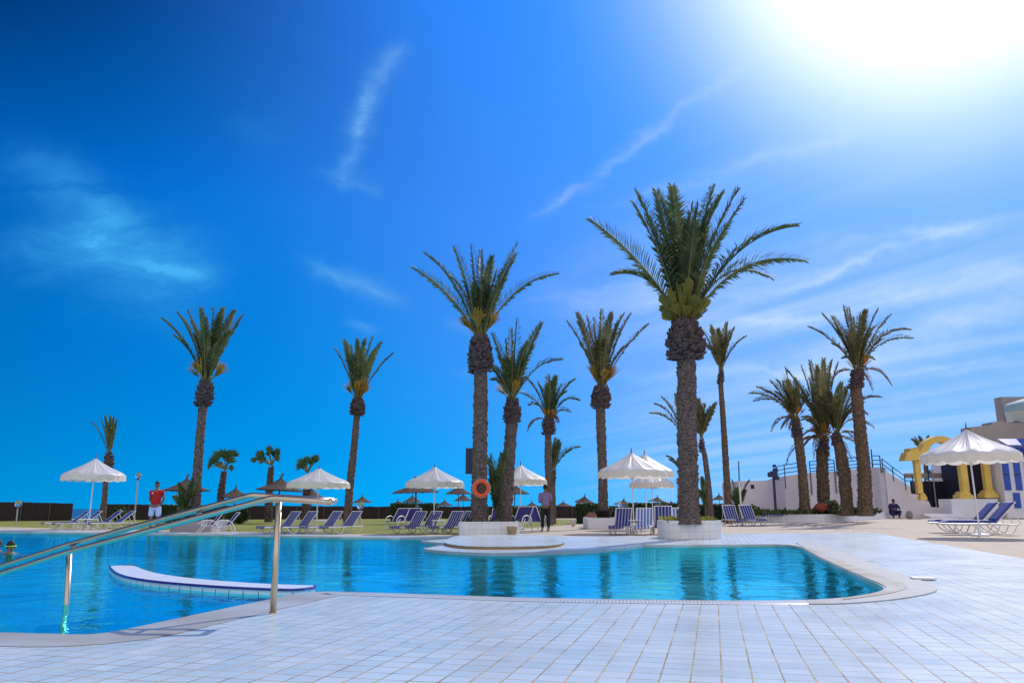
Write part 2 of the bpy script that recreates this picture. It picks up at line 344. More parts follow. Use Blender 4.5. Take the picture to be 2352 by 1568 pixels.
m_concrete = mat('smooth_concrete', (0.33, 0.355, 0.37), 0.6, spec=0.2, noise=0.12, nscale=2.2, bump=0.1, bscale=30)
m_stain = mat('stained_concrete', (0.38, 0.41, 0.43), 0.6, spec=0.2, nscale=1.3, col2=(0.20, 0.15, 0.07), bump=0.1, bscale=30)
m_white = mat('white_plaster', (0.74, 0.73, 0.76), 0.75, noise=0.05, nscale=1.3, bump=0.12, bscale=20)
m_wtile = tile_mat('planter_tile', (0.80, 0.78, 0.74), (0.74, 0.72, 0.68), (0.60, 0.57, 0.52), 0.20, 0.20, msize=0.005, rough=0.3, big=0.05, upright=True)
m_basin = tile_mat('basin_mosaic', (0.010, 0.64, 0.95), (0.03, 0.76, 0.99), (0.14, 0.74, 0.94), 0.12, 0.12, msize=0.004, rough=0.4, big=0.32)  # broad mottling in the colour stands in for light rippling over the floor

def chaikin(pts, it=1, closed=True):
    for _ in range(it):
        out = []; n = len(pts)
        for i in range(n if closed else n - 1):
            a, b = pts[i], pts[(i + 1) % n]
            out.append(a * 0.75 + b * 0.25); out.append(a * 0.25 + b * 0.75)
        if not closed: out = [pts[0]] + out + [pts[-1]]
        pts = out
    return pts
def G(lst): return [Vector(P(x, y).xy) for x, y in lst]

far_a = G([(-420, 1215.5), (0, 1220), (352, 1224.5), (640, 1229), (784, 1232.5), (918, 1234)])
tongue = G([(1000, 1234.3), (1046, 1235.2), (1000, 1238.5), (958, 1241.6), (1000, 1245.5), (1028, 1248.6), (1000, 1253), (964, 1259.8), (1013, 1265.2), (1061, 1268), (1110, 1270), (1192, 1270), (1265, 1267), (1347, 1264.5), (1400, 1261), (1440, 1257)])
right_b = G([(1480, 1251), (1568, 1251), (1700, 1250), (1829, 1249), (1868, 1273.7), (1920, 1299), (1974.6, 1323.7), (2014.6, 1340), (2031, 1350), (2027, 1356), (2001, 1363.7), (1934.6, 1373), (1851, 1378), (1700, 1379.5), (1568, 1378), (1400, 1376), (1197, 1372.5), (1050.6, 1367), (900, 1362), (784, 1358.7), (723, 1358), (656.6, 1367.5), (620, 1375.8), (466.6, 1407.4), (286.6, 1445.8), (213, 1458.4), (100, 1455), (-100, 1450), (-420, 1446)])
right_b = chaikin(right_b, 2, closed=False)
tongue = chaikin(tongue, 1, closed=False)
pool = far_a + tongue + right_b
pool3 = [Vector((p.x, p.y, 0)) for p in pool]

def sheet(name, outer, z, material, hole=True, kind='structure', label=None, cat=None, extra=None):
    loops = [[Vector((p[0], p[1], 0)) for p in outer]]
    if hole: loops.append(list(reversed(pool3)))
    tris = tessellate_polygon(loops)
    vs = [v for l in loops for v in l]
    mb = MB(); mb.add([(v.x, v.y, z) for v in vs], [tuple(t) for t in tris])
    if extra: extra(mb)
    return struct(name, mb, material, label=label, kind=kind, cat=cat)

# ground: one sheet to the horizon, dropping to the beach beyond the fence on the left
def ground_extra(mb):
    xs = [-4000, -400, 16, 24, 4000]; ys = [70, 95, 130, 160, 210]
    zz = {70: 0, 95: -0.45, 130: -0.85, 160: -1.05, 210: -1.5}
    vs = [(x, y, (-0.016 + (zz[y] if x <= 16 else 0))) for y in ys for x in xs]; n = len(xs)
    fs = [(j * n + i, j * n + i + 1, (j + 1) * n + i + 1, (j + 1) * n + i) for j in range(len(ys) - 1) for i in range(n - 1)]
    mb.add(vs, fs)
ground = sheet('ground', [(-4000, -400), (4000, -400), (4000, 70), (-4000, 70)], -0.016, m_sand, extra=ground_extra)
def terr(Y):
    tab = [(0, 0), (70, 0), (95, -0.45), (130, -0.85), (160, -1.05), (210, -1.5)]
    for (a, za), (b, zb) in zip(tab, tab[1:]):
        if Y <= b: return za + (zb - za) * (Y - a) / (b - a)
    return -1.5

m_sea = mat('sea_water', (0.004, 0.075, 0.19), 0.35, nscale=0.05, noise=0.15, bump=0.5, bscale=0.6, stretch=(0.3, 1, 1))
struct('sea', MB().add([(-25000, 150, -1.08), (25000, 150, -1.08), (25000, 40000, -1.08), (-25000, 40000, -1.08)], [(0, 1, 2, 3)]), m_sea)

lawn_px = [(-420, 1206), (0, 1209), (352, 1216), (640, 1222), (784, 1225), (1050, 1226.5), (1110, 1221), (1199, 1213), (1274, 1207), (1362, 1200), (1380, 1193.5), (1240, 1190.8), (850, 1190.5), (0, 1194), (-420, 1194)]
lawn = sheet('lawn', [Vector(P(x, y).xy) for x, y in lawn_px], -0.004, m_grass, hole=False)
beige_out = G([(-420, 1204), (0, 1206.5), (352, 1212), (640, 1217), (784, 1219), (1050, 1219), (1180, 1205), (1290, 1193), (1560, 1190)]) + [Vector((24, 66)), Vector((50, 69)), Vector((60, 69)), Vector((60, -9)), Vector((-48, -9))]
sheet('paving', beige_out, -0.008, m_beige)
deck_out = G([(-420, 1212.8), (0, 1216.2), (352, 1220), (640, 1224.5), (784, 1228), (918, 1230), (1046, 1231.3), (1176, 1231.5), (1400, 1231), (1528, 1231), (1668, 1225.5), (1998, 1222), (2352, 1282), (2900, 1372)]) + [Vector((14, -8)), Vector((-40, -8))]
sheet('pool_deck', deck_out, 0.0, m_tile)

# basin and water
basin = MB(); n = len(pool)
basin.add([(p.x, p.y, WATER_Z - 0.03) for p in pool] + [(p.x, p.y, -0.75) for p in pool], [(i, (i + 1) % n, (i + 1) % n + n, i + n) for i in range(n)])
basin.add([(p.x, p.y, -0.75) for p in pool], [tuple(t) for t in tessellate_polygon([pool3])])
q_ = P(158, 1420, WATER_Z)
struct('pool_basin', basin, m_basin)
def water_mat():
    m = bpy.data.materials.new('pool_water'); m.use_nodes = True; t = m.node_tree; t.nodes.clear()
    o = t.nodes.new('ShaderNodeOutputMaterial'); mx = t.nodes.new('ShaderNodeMixShader')
    tr = t.nodes.new('ShaderNodeBsdfTransparent'); tr.inputs[0].default_value = (0.80, 0.97, 1.0, 1)
    gl = t.nodes.new('ShaderNodeBsdfGlossy'); gl.inputs['Roughness'].default_value = 0.02; gl.inputs[0].default_value = (0.12, 0.93, 1, 1)
    tcn = t.nodes.new('ShaderNodeTexCoord'); mp = t.nodes.new('ShaderNodeMapping'); mp.inputs['Scale'].default_value = (1.0, 1.0, 1)
    t.links.new(tcn.outputs['Object'], mp.inputs[0])
    n1 = t.nodes.new('ShaderNodeTexNoise'); n1.inputs['Scale'].default_value = 2.2; n1.inputs['Detail'].default_value = 5; n1.inputs['Roughness'].default_value = 0.55; n1.inputs['Distortion'].default_value = 0.6
    t.links.new(mp.outputs[0], n1.inputs['Vector'])
    bp = t.nodes.new('ShaderNodeBump'); bp.inputs['Strength'].default_value = 0.33; bp.inputs['Distance'].default_value = 0.05
    t.links.new(n1.outputs[0], bp.inputs['Height'])
    fr = t.nodes.new('ShaderNodeFresnel'); fr.inputs['IOR'].default_value = 1.125
    t.links.new(bp.outputs[0], fr.inputs['Normal']); t.links.new(bp.outputs[0], gl.inputs['Normal'])
    t.links.new(_math(t, 'MULTIPLY', fr.outputs[0], 0.86), mx.inputs[0]); t.links.new(tr.outputs[0], mx.inputs[1]); t.links.new(gl.outputs[0], mx.inputs[2])
    t.links.new(mx.outputs[0], o.inputs[0])
    return m
m_water = water_mat()
struct('pool_water', MB().add([(p.x, p.y, WATER_Z) for p in pool], [tuple(t) for t in tessellate_polygon([pool3])]), m_water)

# coping: smooth lip and overflow grating, ribbon with UV (metres along, metres across)
def coping_mat():
    m = bpy.data.materials.new('coping'); m.use_nodes = True; t = m.node_tree; b = t.nodes['Principled BSDF']
    uvn = t.nodes.new('ShaderNodeUVMap'); sp = t.nodes.new('ShaderNodeSeparateXYZ'); t.links.new(uvn.outputs[0], sp.inputs[0])
    fr = _math(t, 'FRACT', _math(t, 'DIVIDE', sp.outputs[0], 0.034))
    bar = _math(t, 'LESS_THAN', fr, 0.42)
    zone = _math(t, 'GREATER_THAN', sp.outputs[1], 0.14); zone2 = _math(t, 'LESS_THAN', sp.outputs[1], 0.29)
    slot = _math(t, 'MULTIPLY', _math(t, 'MULTIPLY', bar, zone), zone2)
    n = t.nodes.new('ShaderNodeTexNoise'); n.inputs['Scale'].default_value = 1.1; n.inputs['Detail'].default_value = 6
    tcn = t.nodes.new('ShaderNodeTexCoord'); t.links.new(tcn.outputs['Object'], n.inputs['Vector'])
    rp = t.nodes.new('ShaderNodeValToRGB'); rp.color_ramp.elements[0].position = 0.35; rp.color_ramp.elements[1].position = 0.7
    rp.color_ramp.elements[0].color = (0.50, 0.51, 0.50, 1); rp.color_ramp.elements[1].color = (0.36, 0.33, 0.25, 1)
    t.links.new(n.outputs[0], rp.inputs[0])
    mz = t.nodes.new('ShaderNodeMix'); mz.data_type = 'RGBA'; t.links.new(zone, mz.inputs['Factor']); t.links.new(rp.outputs[0], mz.inputs['A']); mz.inputs['B'].default_value = (0.60, 0.65, 0.69, 1)
    ms = t.nodes.new('ShaderNodeMix'); ms.data_type = 'RGBA'; t.links.new(slot, ms.inputs['Factor']); t.links.new(mz.outputs['Result'], ms.inputs['A']); ms.inputs['B'].default_value = (0.28, 0.29, 0.31, 1)
    t.links.new(ms.outputs['Result'], b.inputs['Base Color']); b.inputs['Roughness'].default_value = 0.35
    return m
m_coping = coping_mat()
def ribbon(name, pts, widths, zs, material, vs=1.0):
    mb = MB(); mb.uv = []; L = 0; n = len(pts); k = len(widths)
    for i, p in enumerate(pts):
        t = (pts[min(i + 1, n - 1)] - pts[max(i - 1, 0)]).normalized(); nn = Vector((-t.y, t.x))
        if i: L += (p - pts[i - 1]).length
        for w, z in zip(widths, zs):
            q = p + nn * w; mb.v.append((q.x, q.y, z)); mb.uv.append((L, w * vs))
    for i in range(n - 1):
        for j in range(k - 1):
            mb.f.append((i * k + j, i * k + j + 1, (i + 1) * k + j + 1, (i + 1) * k + j))
    return struct(name, mb, material, fix=False)
W_ = [0.0, 0.0, 0.02, 0.14, 0.15, 0.29, 0.30]; Z_ = [-0.16, 0.004, 0.006, 0.008, 0.007, 0.007, 0.003]
ribbon('pool_coping', far_a, W_, Z_, m_coping)
cut_i = min(range(len(right_b)), key=lambda i: (right_b[i] - P(718, 1358).xy).length)
ribbon('pool_coping', right_b[:cut_i + 1], W_, Z_, m_coping)
ribbon('pool_coping', right_b[cut_i:], [0.0, 0.0, 0.02, 0.24, 0.25, 0.47, 0.50], Z_, m_coping, 0.25)
ribbon('pool_coping', [far_a[-1]] + tongue + [right_b[0]], [0.0, 0.0, 0.05], [-0.16, 0.008, 0.010], m_concrete)

# wide concrete apron round the right-hand corner
apron_out = G([(1829, 1246), (1861, 1241.5), (2018, 1300.4), (2108, 1330.4), (2145, 1345), (2154.6, 1352), (2148, 1360.4), (2114.6, 1368.7), (2034.6, 1380.3), (1934.7, 1387.6), (1860, 1388)])
apron_in = G([(1851, 1379.5), (1934.6, 1376), (2001, 1367), (2034, 1356), (2036, 1349), (2014.6, 1338.5), (1974.6, 1322), (1920, 1297.5), (1868, 1272)])
ao = chaikin(apron_out, 1, closed=False) + chaikin(apron_in, 1, closed=False)
struct('concrete_apron', MB().slab([(p.x, p.y) for p in ao], -0.01, 0.0105), m_concrete)
# stained smooth inner lip along the same corner, and a long narrow mark
lip_o = chaikin(G([(1829, 1248), (1880, 1268), (1960, 1300), (2030, 1327), (2078, 1342), (2087, 1352), (2060, 1362), (2001, 1372), (1934, 1380)]), 2, closed=False)
lip_i = chaikin(G([(1934.6, 1376), (2001, 1366), (2034, 1356), (2036, 1349), (2014.6, 1339), (1974.6, 1322.5), (1920, 1298), (1868, 1272.5)]), 2, closed=False)
struct('concrete_lip', MB().slab([(p.x, p.y) for p in lip_o + lip_i], 0.005, 0.0155), m_stain)

# raised rounded paving platform on the promontory
plat = G([(1024, 1247), (1023, 1251), (1030, 1255), (1060, 1259.5), (1110, 1261.5), (1180, 1261.5), (1250, 1259.5), (1283, 1256), (1296, 1250), (1296, 1243), (1290, 1235), (1240, 1232.6), (1050, 1233.6), (1032, 1241)])
plat = chaikin(plat, 1)
m_tan = mat('tan_edge', (0.34, 0.22, 0.08), 0.7, noise=0.15, nscale=3)
pe = empty('stepped_platform', (plat[0].x, plat[0].y, 0)); off = Vector((-plat[0].x, -plat[0].y))
tag(pe, 'low rounded white paved platform with tan edge jutting into the pool', 'platform')
MB().slab([((p + off).x, (p + off).y) for p in plat], 0.0, 0.055).build('edge', m_tan, pe)
cen = sum(plat, Vector((0, 0))) / len(plat)
MB().slab([((p + (cen - p).normalized() * -0.02 + off).x, (p + (cen - p).normalized() * -0.02 + off).y) for p in plat], 0.0555, 0.067).build('paved_top', m_tile, pe)

# curved seat wall standing in the pool
bf = [(252, 1299), (253.3, 1303), (260, 1310), (270, 1317), (293.3, 1325), (350, 1334), (433.3, 1341.5), (533.3, 1348.2), (633.3, 1352.5), (681.6, 1353.5), (723.3, 1348)]
bb = [(723, 1343.5), (640, 1341), (566.6, 1337.4), (450, 1328.5), (366.6, 1317.5), (330, 1307.5), (316.6, 1302), (312, 1297.5), (280, 1297.5)]
ZB = 0.012
def PZ(x, y, z): q = P(x, y, z); return Vector((q.x, q.y))
fr_ = chaikin([PZ(x, y, ZB) for x, y in bf], 2, closed=False); bk_ = chaikin([PZ(x, y, ZB) for x, y in bb], 2, closed=False)
o0 = fr_[len(fr_) // 2]
be = empty('curved_bench', (o0.x, o0.y, 0))
tag(be, 'curved white tiled bench wall with purple trim standing in the pool', 'bench wall')
m_trim = mat('purple_trim_tile', (0.045, 0.03, 0.22), 0.25, noise=0.2, nscale=12)
m_face = tile_mat('bench_face_tile', (0.66, 0.74, 0.78), (0.60, 0.70, 0.75), (0.10, 0.10, 0.12), 0.21, 2.0, msize=0.006, rough=0.25, coords='UV')
out = fr_ + bk_
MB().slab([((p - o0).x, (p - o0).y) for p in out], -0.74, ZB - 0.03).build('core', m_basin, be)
# facing of the front as a ribbon with UV so that the joints stand upright
mb = MB(); mb.uv = []; L = 0
for i, p in enumerate(fr_):
    if i: L += (p - fr_[i - 1]).length
    t = (fr_[min(i + 1, len(fr_) - 1)] - fr_[max(i - 1, 0)]).normalized(); nn = Vector((t.y, -t.x)) * 0.006
    for z in (-0.16, ZB - 0.03): mb.v.append(((p - o0 + nn).x, (p - o0 + nn).y, z)); mb.uv.append((L, z + 0.9))
for i in range(len(fr_) - 1): mb.f.append((2 * i, 2 * i + 2, 2 * i + 3, 2 * i + 1))
mb.build('front_facing', m_face, be, fix=False)
MB().slab([((p - o0).x, (p - o0).y) for p in out], ZB - 0.028, ZB).build('seat_top', mat('bench_top', (0.72, 0.76, 0.84), 0.35, noise=0.05, nscale=3), be)
MB().tube([((p - o0).x, (p - o0).y, ZB - 0.004) for p in fr_ + [bk_[0]]], 0.016, 6).build('edge_trim', m_trim, be)
MB().tube([((p - o0).x, (p - o0).y, ZB - 0.004) for p in bk_[-9:]], 0.014, 6).build('edge_trim', m_trim, be)

# loose white paving slab on the deck, right of the apron
q = P(2121, 1331); MB().bbox((0, 0, 0.02), (0.26, 0.16, 0.022), 0.004, rz=-TANG).build('paving_slab', mat('loose_slab', (0.78, 0.78, 0.78), 0.5, noise=0.05))
o = scn.collection.objects['paving_slab']; o.location = (q.x, q.y, 0.0); tag(o, 'small loose white tile lying on the deck beside the concrete apron', 'tile')
# ================================================================ BUILDINGS AND WALLS
m_taupe = mat('taupe_render', (0.33, 0.295, 0.27), 0.8, noise=0.06, nscale=0.6, bump=0.1)
m_lilac = mat('terrace_render', (0.66, 0.62, 0.66), 0.8, noise=0.06, nscale=0.5, bump=0.12, bscale=12)
m_yellow = mat('yellow_stone', (0.66, 0.43, 0.07), 0.75, nscale=1.2, col2=(0.78, 0.55, 0.14), bump=0.15, bscale=14)
m_dark = mat('dark_gate', (0.012, 0.012, 0.03), 0.6, noise=0.3, nscale=3)
m_navy = mat('navy_paint', (0.008, 0.014, 0.06), 0.4)
m_blue = mat('blue_shutter', (0.012, 0.07, 0.42), 0.45, noise=0.06, nscale=2)
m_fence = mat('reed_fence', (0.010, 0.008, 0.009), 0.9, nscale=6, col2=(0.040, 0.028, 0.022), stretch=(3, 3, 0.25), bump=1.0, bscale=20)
m_greyrail = mat('railing_paint', (0.02, 0.06, 0.09), 0.35, metal=0.3)

def wall_strip(mb, pts, thick=0.3, org=Vector((0, 0, 0)), zb=0.0):
    # pts: (x px, top y px, distance Y); one wall following them in plan
    tops = []
    for x, yt, Y in pts:
        a = at(x, yt, Y); tops.append(a)
    n = len(tops); vs = []
    for i, a in enumerate(tops):
        t = (tops[min(i + 1, n - 1)] - tops[max(i - 1, 0)]); t.z = 0; t.normalize(); nn = Vector((-t.y, t.x, 0)) * thick
        for q, z in ((a, a.z), (a, zb), (a + nn, a.z), (a + nn, zb)): vs.append(Vector((q.x, q.y, z)) - org)
    fs = []
    for i in range(n - 1):
        o, k = 4 * i, 4 * i + 4
        fs += [(o, o + 1, k + 1, k), (o + 2, k + 2, k + 3, o + 3), (o, k, k + 2, o + 2), (o + 1, o + 3, k + 3, k + 1)]
    fs += [(0, 2, 3, 1), (4 * n - 4, 4 * n - 3, 4 * n - 1, 4 * n - 2)]
    mb.add(vs, fs); return mb

# ---- reed fence in two lengths
def fence(pts, label):
    e = empty('reed_fence', (at(pts[0][0], 1190, pts[0][2]).x, pts[0][2], 0)); tag(e, label, 'fence')
    org = Vector(e.location); mb = MB(); dense = []
    for (a, b) in zip(pts, pts[1:]):
        k = max(2, int(abs(b[0] - a[0]) / 7))
        for i in range(k):
            f = i / k; dense.append((a[0] + (b[0] - a[0]) * f, a[1] + (b[1] - a[1]) * f + random.uniform(-0.7, 0.5), a[2] + (b[2] - a[2]) * f))
    dense.append(pts[-1])
    wall_strip(mb, dense, 0.12, org, -0.3); mb.build('reed_screen', m_fence, e)
    for i in range(0, len(dense) - 1, 9):
        a = at(*dense[i]); p_ = MB().tube([a - org + Vector((0, -0.06, -a.z - 0.2)), a - org + Vector((0, -0.06, 0.03))], 0.045, 6)
        p_.build('post', mat('fence_post', (0.10, 0.075, 0.05), 0.85, noise=0.3), e)
    return e
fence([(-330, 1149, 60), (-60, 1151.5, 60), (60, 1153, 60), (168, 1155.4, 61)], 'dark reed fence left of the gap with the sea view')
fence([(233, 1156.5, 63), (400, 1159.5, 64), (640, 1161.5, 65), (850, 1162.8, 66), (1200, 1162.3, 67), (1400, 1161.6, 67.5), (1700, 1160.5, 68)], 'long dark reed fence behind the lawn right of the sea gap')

# ---- curved terrace building with outdoor stair parapet
TY = 64.0
te = empty('terrace_building', (at(1900, 1180, TY).x, TY, 0)); tag(te, 'pale curved terrace building with dark roof railing and stair parapet', 'building'); org = Vector(te.location)
curve = [(1772, 1099, 73), (1776, 1097.5, 70), (1783, 1095.7, 67.5), (1800, 1093.3, 66), (1831.6, 1088.8, 65), (1858, 1085.7, 64.5), (1915.5, 1081.9, 64.2), (1973, 1076.3, 63.6), (2001, 1073.5, 63.0), (2018, 1073.2, 62.3), (2032, 1073.5, 62)]
wall_strip(MB(), curve, 0.35, org).build('wall', m_lilac, te)
# solid core behind so that the terrace has a floor
zf = at(1900, 1084, TY).z - 0.25
core = [(at(x, 1180, Y + 0.5) - org) for x, _, Y in curve]
core = [(c.x, c.y) for c in core] + [((at(2032, 1180, 62) - org).x, 12.0), ((at(1772, 1180, 73) - org).x + 1, 14.0)]
MB().slab(core, 0.0, zf).build('terrace_floor', m_lilac, te)
# stair parapet: stepped profile, front face in one plane
prof = [(2032, 1073.5), (2038, 1083), (2043, 1087), (2080, 1109), (2091, 1118), (2092, 1133), (2111.6, 1135), (2113, 1147.3), (2133, 1150), (2139, 1164), (2156, 1164.6), (2160, 1177)]
pz = [(at(x, y, 61.9) - org) for x, y in prof]
outl = [(p.x, p.z) for p in pz] + [(pz[-1].x + 0.05, 0.0), (pz[0].x, 0.0)]
MB().prism(outl, pz[0].y, pz[0].y + 1.6).build('stair_parapet', m_lilac, te)
# low box wing at the left end, with a small square window
w = at(1700, 1103.8, 69) - org; w2 = at(1775, 1100, 69) - org
wing = MB().box(((w.x + w2.x) / 2, w.y + 3, w.z / 2), (w2.x - w.x, 6, w.z)).build('side_wing', m_lilac, te)
a = at(1724, 1112.5, 69) - org; b = at(1732.5, 1122, 69) - org
MB().box(((a.x + b.x) / 2, w.y - 0.012, (a.z + b.z) / 2), (b.x - a.x, 0.02, a.z - b.z)).build('small_window', m_dark, te)
for (xa, ya, r_) in ((2198 - 2, 1117, 0.0),):
    pass
lp = at(1972, 1096, 63.4) - org
MB().sphere((lp.x, lp.y - 0.15, lp.z), 0.16, 10, 6).tube([(lp.x, lp.y - 0.15, lp.z - 0.2), (lp.x, lp.y + 0.1, lp.z - 0.05)], 0.05, 6).build('wall_lamp', m_navy, te)
# railing
def railing(parent, pts, rows, m, posts=True, r=0.045, drop=1.0, name='railing'):
    mb = MB(); tops = [at(x, y, Y) - org for x, y, Y in pts]
    H = rows[0]
    for h in rows: mb.tube([t + Vector((0, -0.08, h - H)) for t in tops], r * 0.75, 5)
    if posts:
        for t in tops: mb.tube([t + Vector((0, -0.1, 0)), t + Vector((0, -0.1, -H - drop))], r, 5)
    return mb.build(name, m, parent)
railing(te, [(1783, 1072, 67.5), (1800, 1067.5, 66), (1831, 1063, 65)], [1.05, 0.72, 0.4], m_greyrail, drop=0.9)
railing(te, [(1858, 1059.5, 64.5), (1886, 1058, 64.3), (1914, 1056, 64.2)], [1.05, 0.78, 0.5, 0.25], m_greyrail, drop=1.6)
railing(te, [(1919, 1056, 64.1), (1946, 1052, 64.0), (1973, 1048.5, 63.6)], [1.05, 0.78, 0.5, 0.25], m_greyrail, drop=0.2)
railing(te, [(2001, 1046.5, 63.0), (2019, 1046.5, 62.3)], [1.05, 0.7, 0.4], m_greyrail, drop=0.3)
railing(te, [(2024, 1053, 62), (2048, 1072, 62), (2076, 1092, 62), (2094, 1092.5, 62)], [1.0, 0.62], m_greyrail, drop=0.1)
MB().tube([at(2001, 1031, 63) - org, at(2004, 1075, 63) - org], 0.05, 6).build('mast', m_navy, te)

# floodlight mast with bulky head in front of the terrace corner
fx = at(1774, 1075, 62); fe = empty('floodlight_mast', (at(1782, 1176, 62).x, 62, 0)); tag(fe, 'dark mast with bulky floodlight head at the terrace corner', 'floodlight mast'); forg = Vector(fe.location)
MB().tube([(0, 0, 0), at(1777, 1095, 62) - forg], 0.10, 8).build('pole', m_navy, fe)
mb = MB(); c = at(1777, 1088, 62) - forg
for dx, dz, s in ((0, 0, 0.5), (-0.25, -0.05, 0.42), (0.15, 0.3, 0.34), (0.2, -0.3, 0.36), (0.1, 0.62, 0.24)): mb.bbox((c.x + dx, c.y, c.z + dz), (s, 0.3, s * 0.9), 0.05, rz=0.4 * dx)
mb.build('lamp_head', m_navy, fe)

# ---- yellow arched gateway
AY = 61.0
ae = empty('yellow_gateway', (at(2107, 1148, AY).x, AY, 0)); tag(ae, 'yellow stone arch on columns beside the dark gate', 'gateway'); org = Vector(ae.location)
def A(x, y, Y=AY): return at(x, y, Y) - org
def column(x0, x1, ytop, ymid, bx0, bx1, ybot, name, Y=AY):
    tp, md, bt = A((x0 + x1) / 2, ytop, Y), A((x0 + x1) / 2, ymid, Y), A((bx0 + bx1) / 2, ybot, Y)
    s = S((x0 + x1) / 2, ymid, Y); w = (x1 - x0) * s; bw = (bx1 - bx0) * s
    c = MB()
    c.bbox((tp.x, tp.y, (tp.z + md.z) / 2), (w, w, tp.z - md.z), 0.05)
    h = md.z - bt.z
    c.bbox((bt.x, bt.y, bt.z + h * 0.3), (bw, bw, h * 0.6), 0.05)
    c.bbox((bt.x, bt.y, bt.z + h * 0.75), (bw * 0.78, bw * 0.78, h * 0.34), 0.05)
    c.bbox((bt.x, bt.y, bt.z + h * 0.95), (bw * 0.6, bw * 0.6, h * 0.2), 0.03)
    c.bbox((tp.x, tp.y, tp.z - 0.06), (w * 1.35, w * 1.35, 0.14), 0.03)
    return c.build(name, m_yellow, ae)
column(2097, 2110, 1052, 1133, 2111, 2127, 1148, 'column')
column(2199, 2215, 1050, 1129, 2197, 2229, 1146, 'column')
column(2253, 2268, 1050, 1126, 2254, 2286, 1143, 'column')
# arch ring, springing block with little battlements
xc, yc = 2158, 1050; s = S(xc, yc, AY); cc = A(xc, yc); ro, ri = 49 * s, 33.5 * s
outl = [(cc.x - ro * cos(pi * i / 28), cc.z + ro * 0.98 * sin(pi * i / 28)) for i in range(29)] + [(cc.x + ri * cos(pi * i / 28), cc.z + ri * 1.02 * sin(pi * i / 28)) for i in range(29)]
MB().prism(outl, -0.45, 0.45).build('arch', m_yellow, ae)
sp = [(2070.5, 1058), (2077, 1039), (2083, 1037.5), (2083, 1030), (2086, 1030), (2086.5, 1034), (2089, 1034), (2089.5, 1029.5), (2093, 1029.5), (2093.5, 1033), (2096, 1033), (2097, 1029), (2100, 1030), (2102, 1034), (2110, 1040), (2122, 1056)]
MB().prism([(A(x, y).x, A(x, y).z) for x, y in sp], -0.5, 0.5).build('springing_block', m_yellow, ae)
pl = [(2199, 1050), (2199, 1040), (2276, 1037), (2276, 1050)]

# pedestal wall under the right-hand columns (white)
a, b = A(2184, 1147.5, 60.2), A(2292, 1143, 60.2)
MB().bbox(((a.x + b.x) / 2, a.y + 0.9, (a.z + b.z) / 4), (b.x - a.x, 1.8, (a.z + b.z) / 2), 0.03).build('pedestal_wall', m_white, ae)

# ---- dark gate and perimeter wall behind the arch
ge = empty('dark_gate', (at(2150, 1176, 66).x, 66, 0)); tag(ge, 'dark boarded double gate under a pale beam beyond the yellow arch', 'gate'); org = Vector(ge.location)
for (x0, x1) in ((2090, 2142.5), (2144.5, 2204)):
    a, b = A(x0, 1105, 66), A(x1, 1105, 66); mb = MB(); k = 9; w = (b.x - a.x) / k
    for i in range(k): mb.box((a.x + w * (i + 0.5), 0, a.z / 2), (w * 0.97, 0.08 + 0.01 * (i % 2), a.z))
    mb.build('gate_leaf', m_dark, ge)
a, b = A(2080, 1087, 66.4), A(2206, 1086, 66.4); b2 = A(2206, 1097, 66.4)
MB().box(((a.x + b.x) / 2, 0.5, (b.z + b2.z) / 2), (b.x - a.x, 0.5, b.z - b2.z)).build('beam', m_taupe, ge)
for x, y in ((2143, 1078), (2131, 1066)):
    t = A(x, y, 65.6); MB().tube([(t.x, -0.3, 0), (t.x, -0.3, t.z)], 0.05, 6).build('post', m_taupe if x == 2143 else m_navy, ge)
a, b = A(2128, 1103, 65.9), A(2200, 1101, 65.9)
MB().box(((a.x + b.x) / 2, -0.06, a.z), (b.x - a.x, 0.06, 0.12)).build('rail', m_white, ge)

# ---- white building with blue shutters at the right edge
BY = 60.0
we = empty('poolside_building', (at(2320, 1185, BY).x, BY, 0)); tag(we, 'white building with blue shutters and taupe parapet at the right edge', 'building'); org = Vector(we.location)
a, b = A(2291, 1012, BY), A(2480, 1012, BY)
MB().box(((a.x + b.x) / 2, 5.0, a.z / 2), (b.x - a.x, 10.0, a.z)).build('wall', tile_mat('white_block', (0.74, 0.74, 0.78), (0.70, 0.71, 0.76), (0.60, 0.61, 0.66), 0.8, 0.35, msize=0.012, rough=0.7, coords='Generated') if False else m_white, we)
# recessed dark porch between columns and wall
a, b = A(2222, 1054, 62), A(2292, 1054, 62)
MB().box(((a.x + b.x) / 2 - 0.01, 4.2, a.z / 2 + 0.4), (b.x - a.x - 0.02, 3.6, a.z + 0.8)).build('porch_interior', m_dark, we)
a = A(2214, 1060, 62.5); MB().box((a.x, 2.7, a.z / 2), (0.7, 0.5, a.z)).build('porch_pier', m_taupe, we)
def panel(x0, x1, y0, y1, Y, m, name, th=0.05, par=None):
    a, b = A(x0, y0, Y), A(x1, y1, Y)
    return MB().bbox(((a.x + b.x) / 2, a.y - th / 2, (a.z + b.z) / 2), (b.x - a.x, th, a.z - b.z), 0.01).build(name, m, par or we)
for x0, x1 in ((2299, 2323), (2325, 2349), (2351, 2375)):
    sh = panel(x0, x1, 1053, 1125, BY - 0.02, m_blue, 'shutter', 0.07)
    a, b = A(x0, 1053, BY - 0.1), A(x1, 1125, BY - 0.1)
    f = MB(); f.box(((a.x + b.x) / 2, a.y - 0.02, (a.z + b.z) / 2), (b.x - a.x, 0.03, 0.08)); f.build('frame', m_navy, sh)
panel(2326, 2346, 1131, 1166, BY - 0.02, m_blue, 'meter_door')
panel(2318, 2420, 1027, 1050, BY - 0.02, m_blue, 'upper_shutter', 0.06)
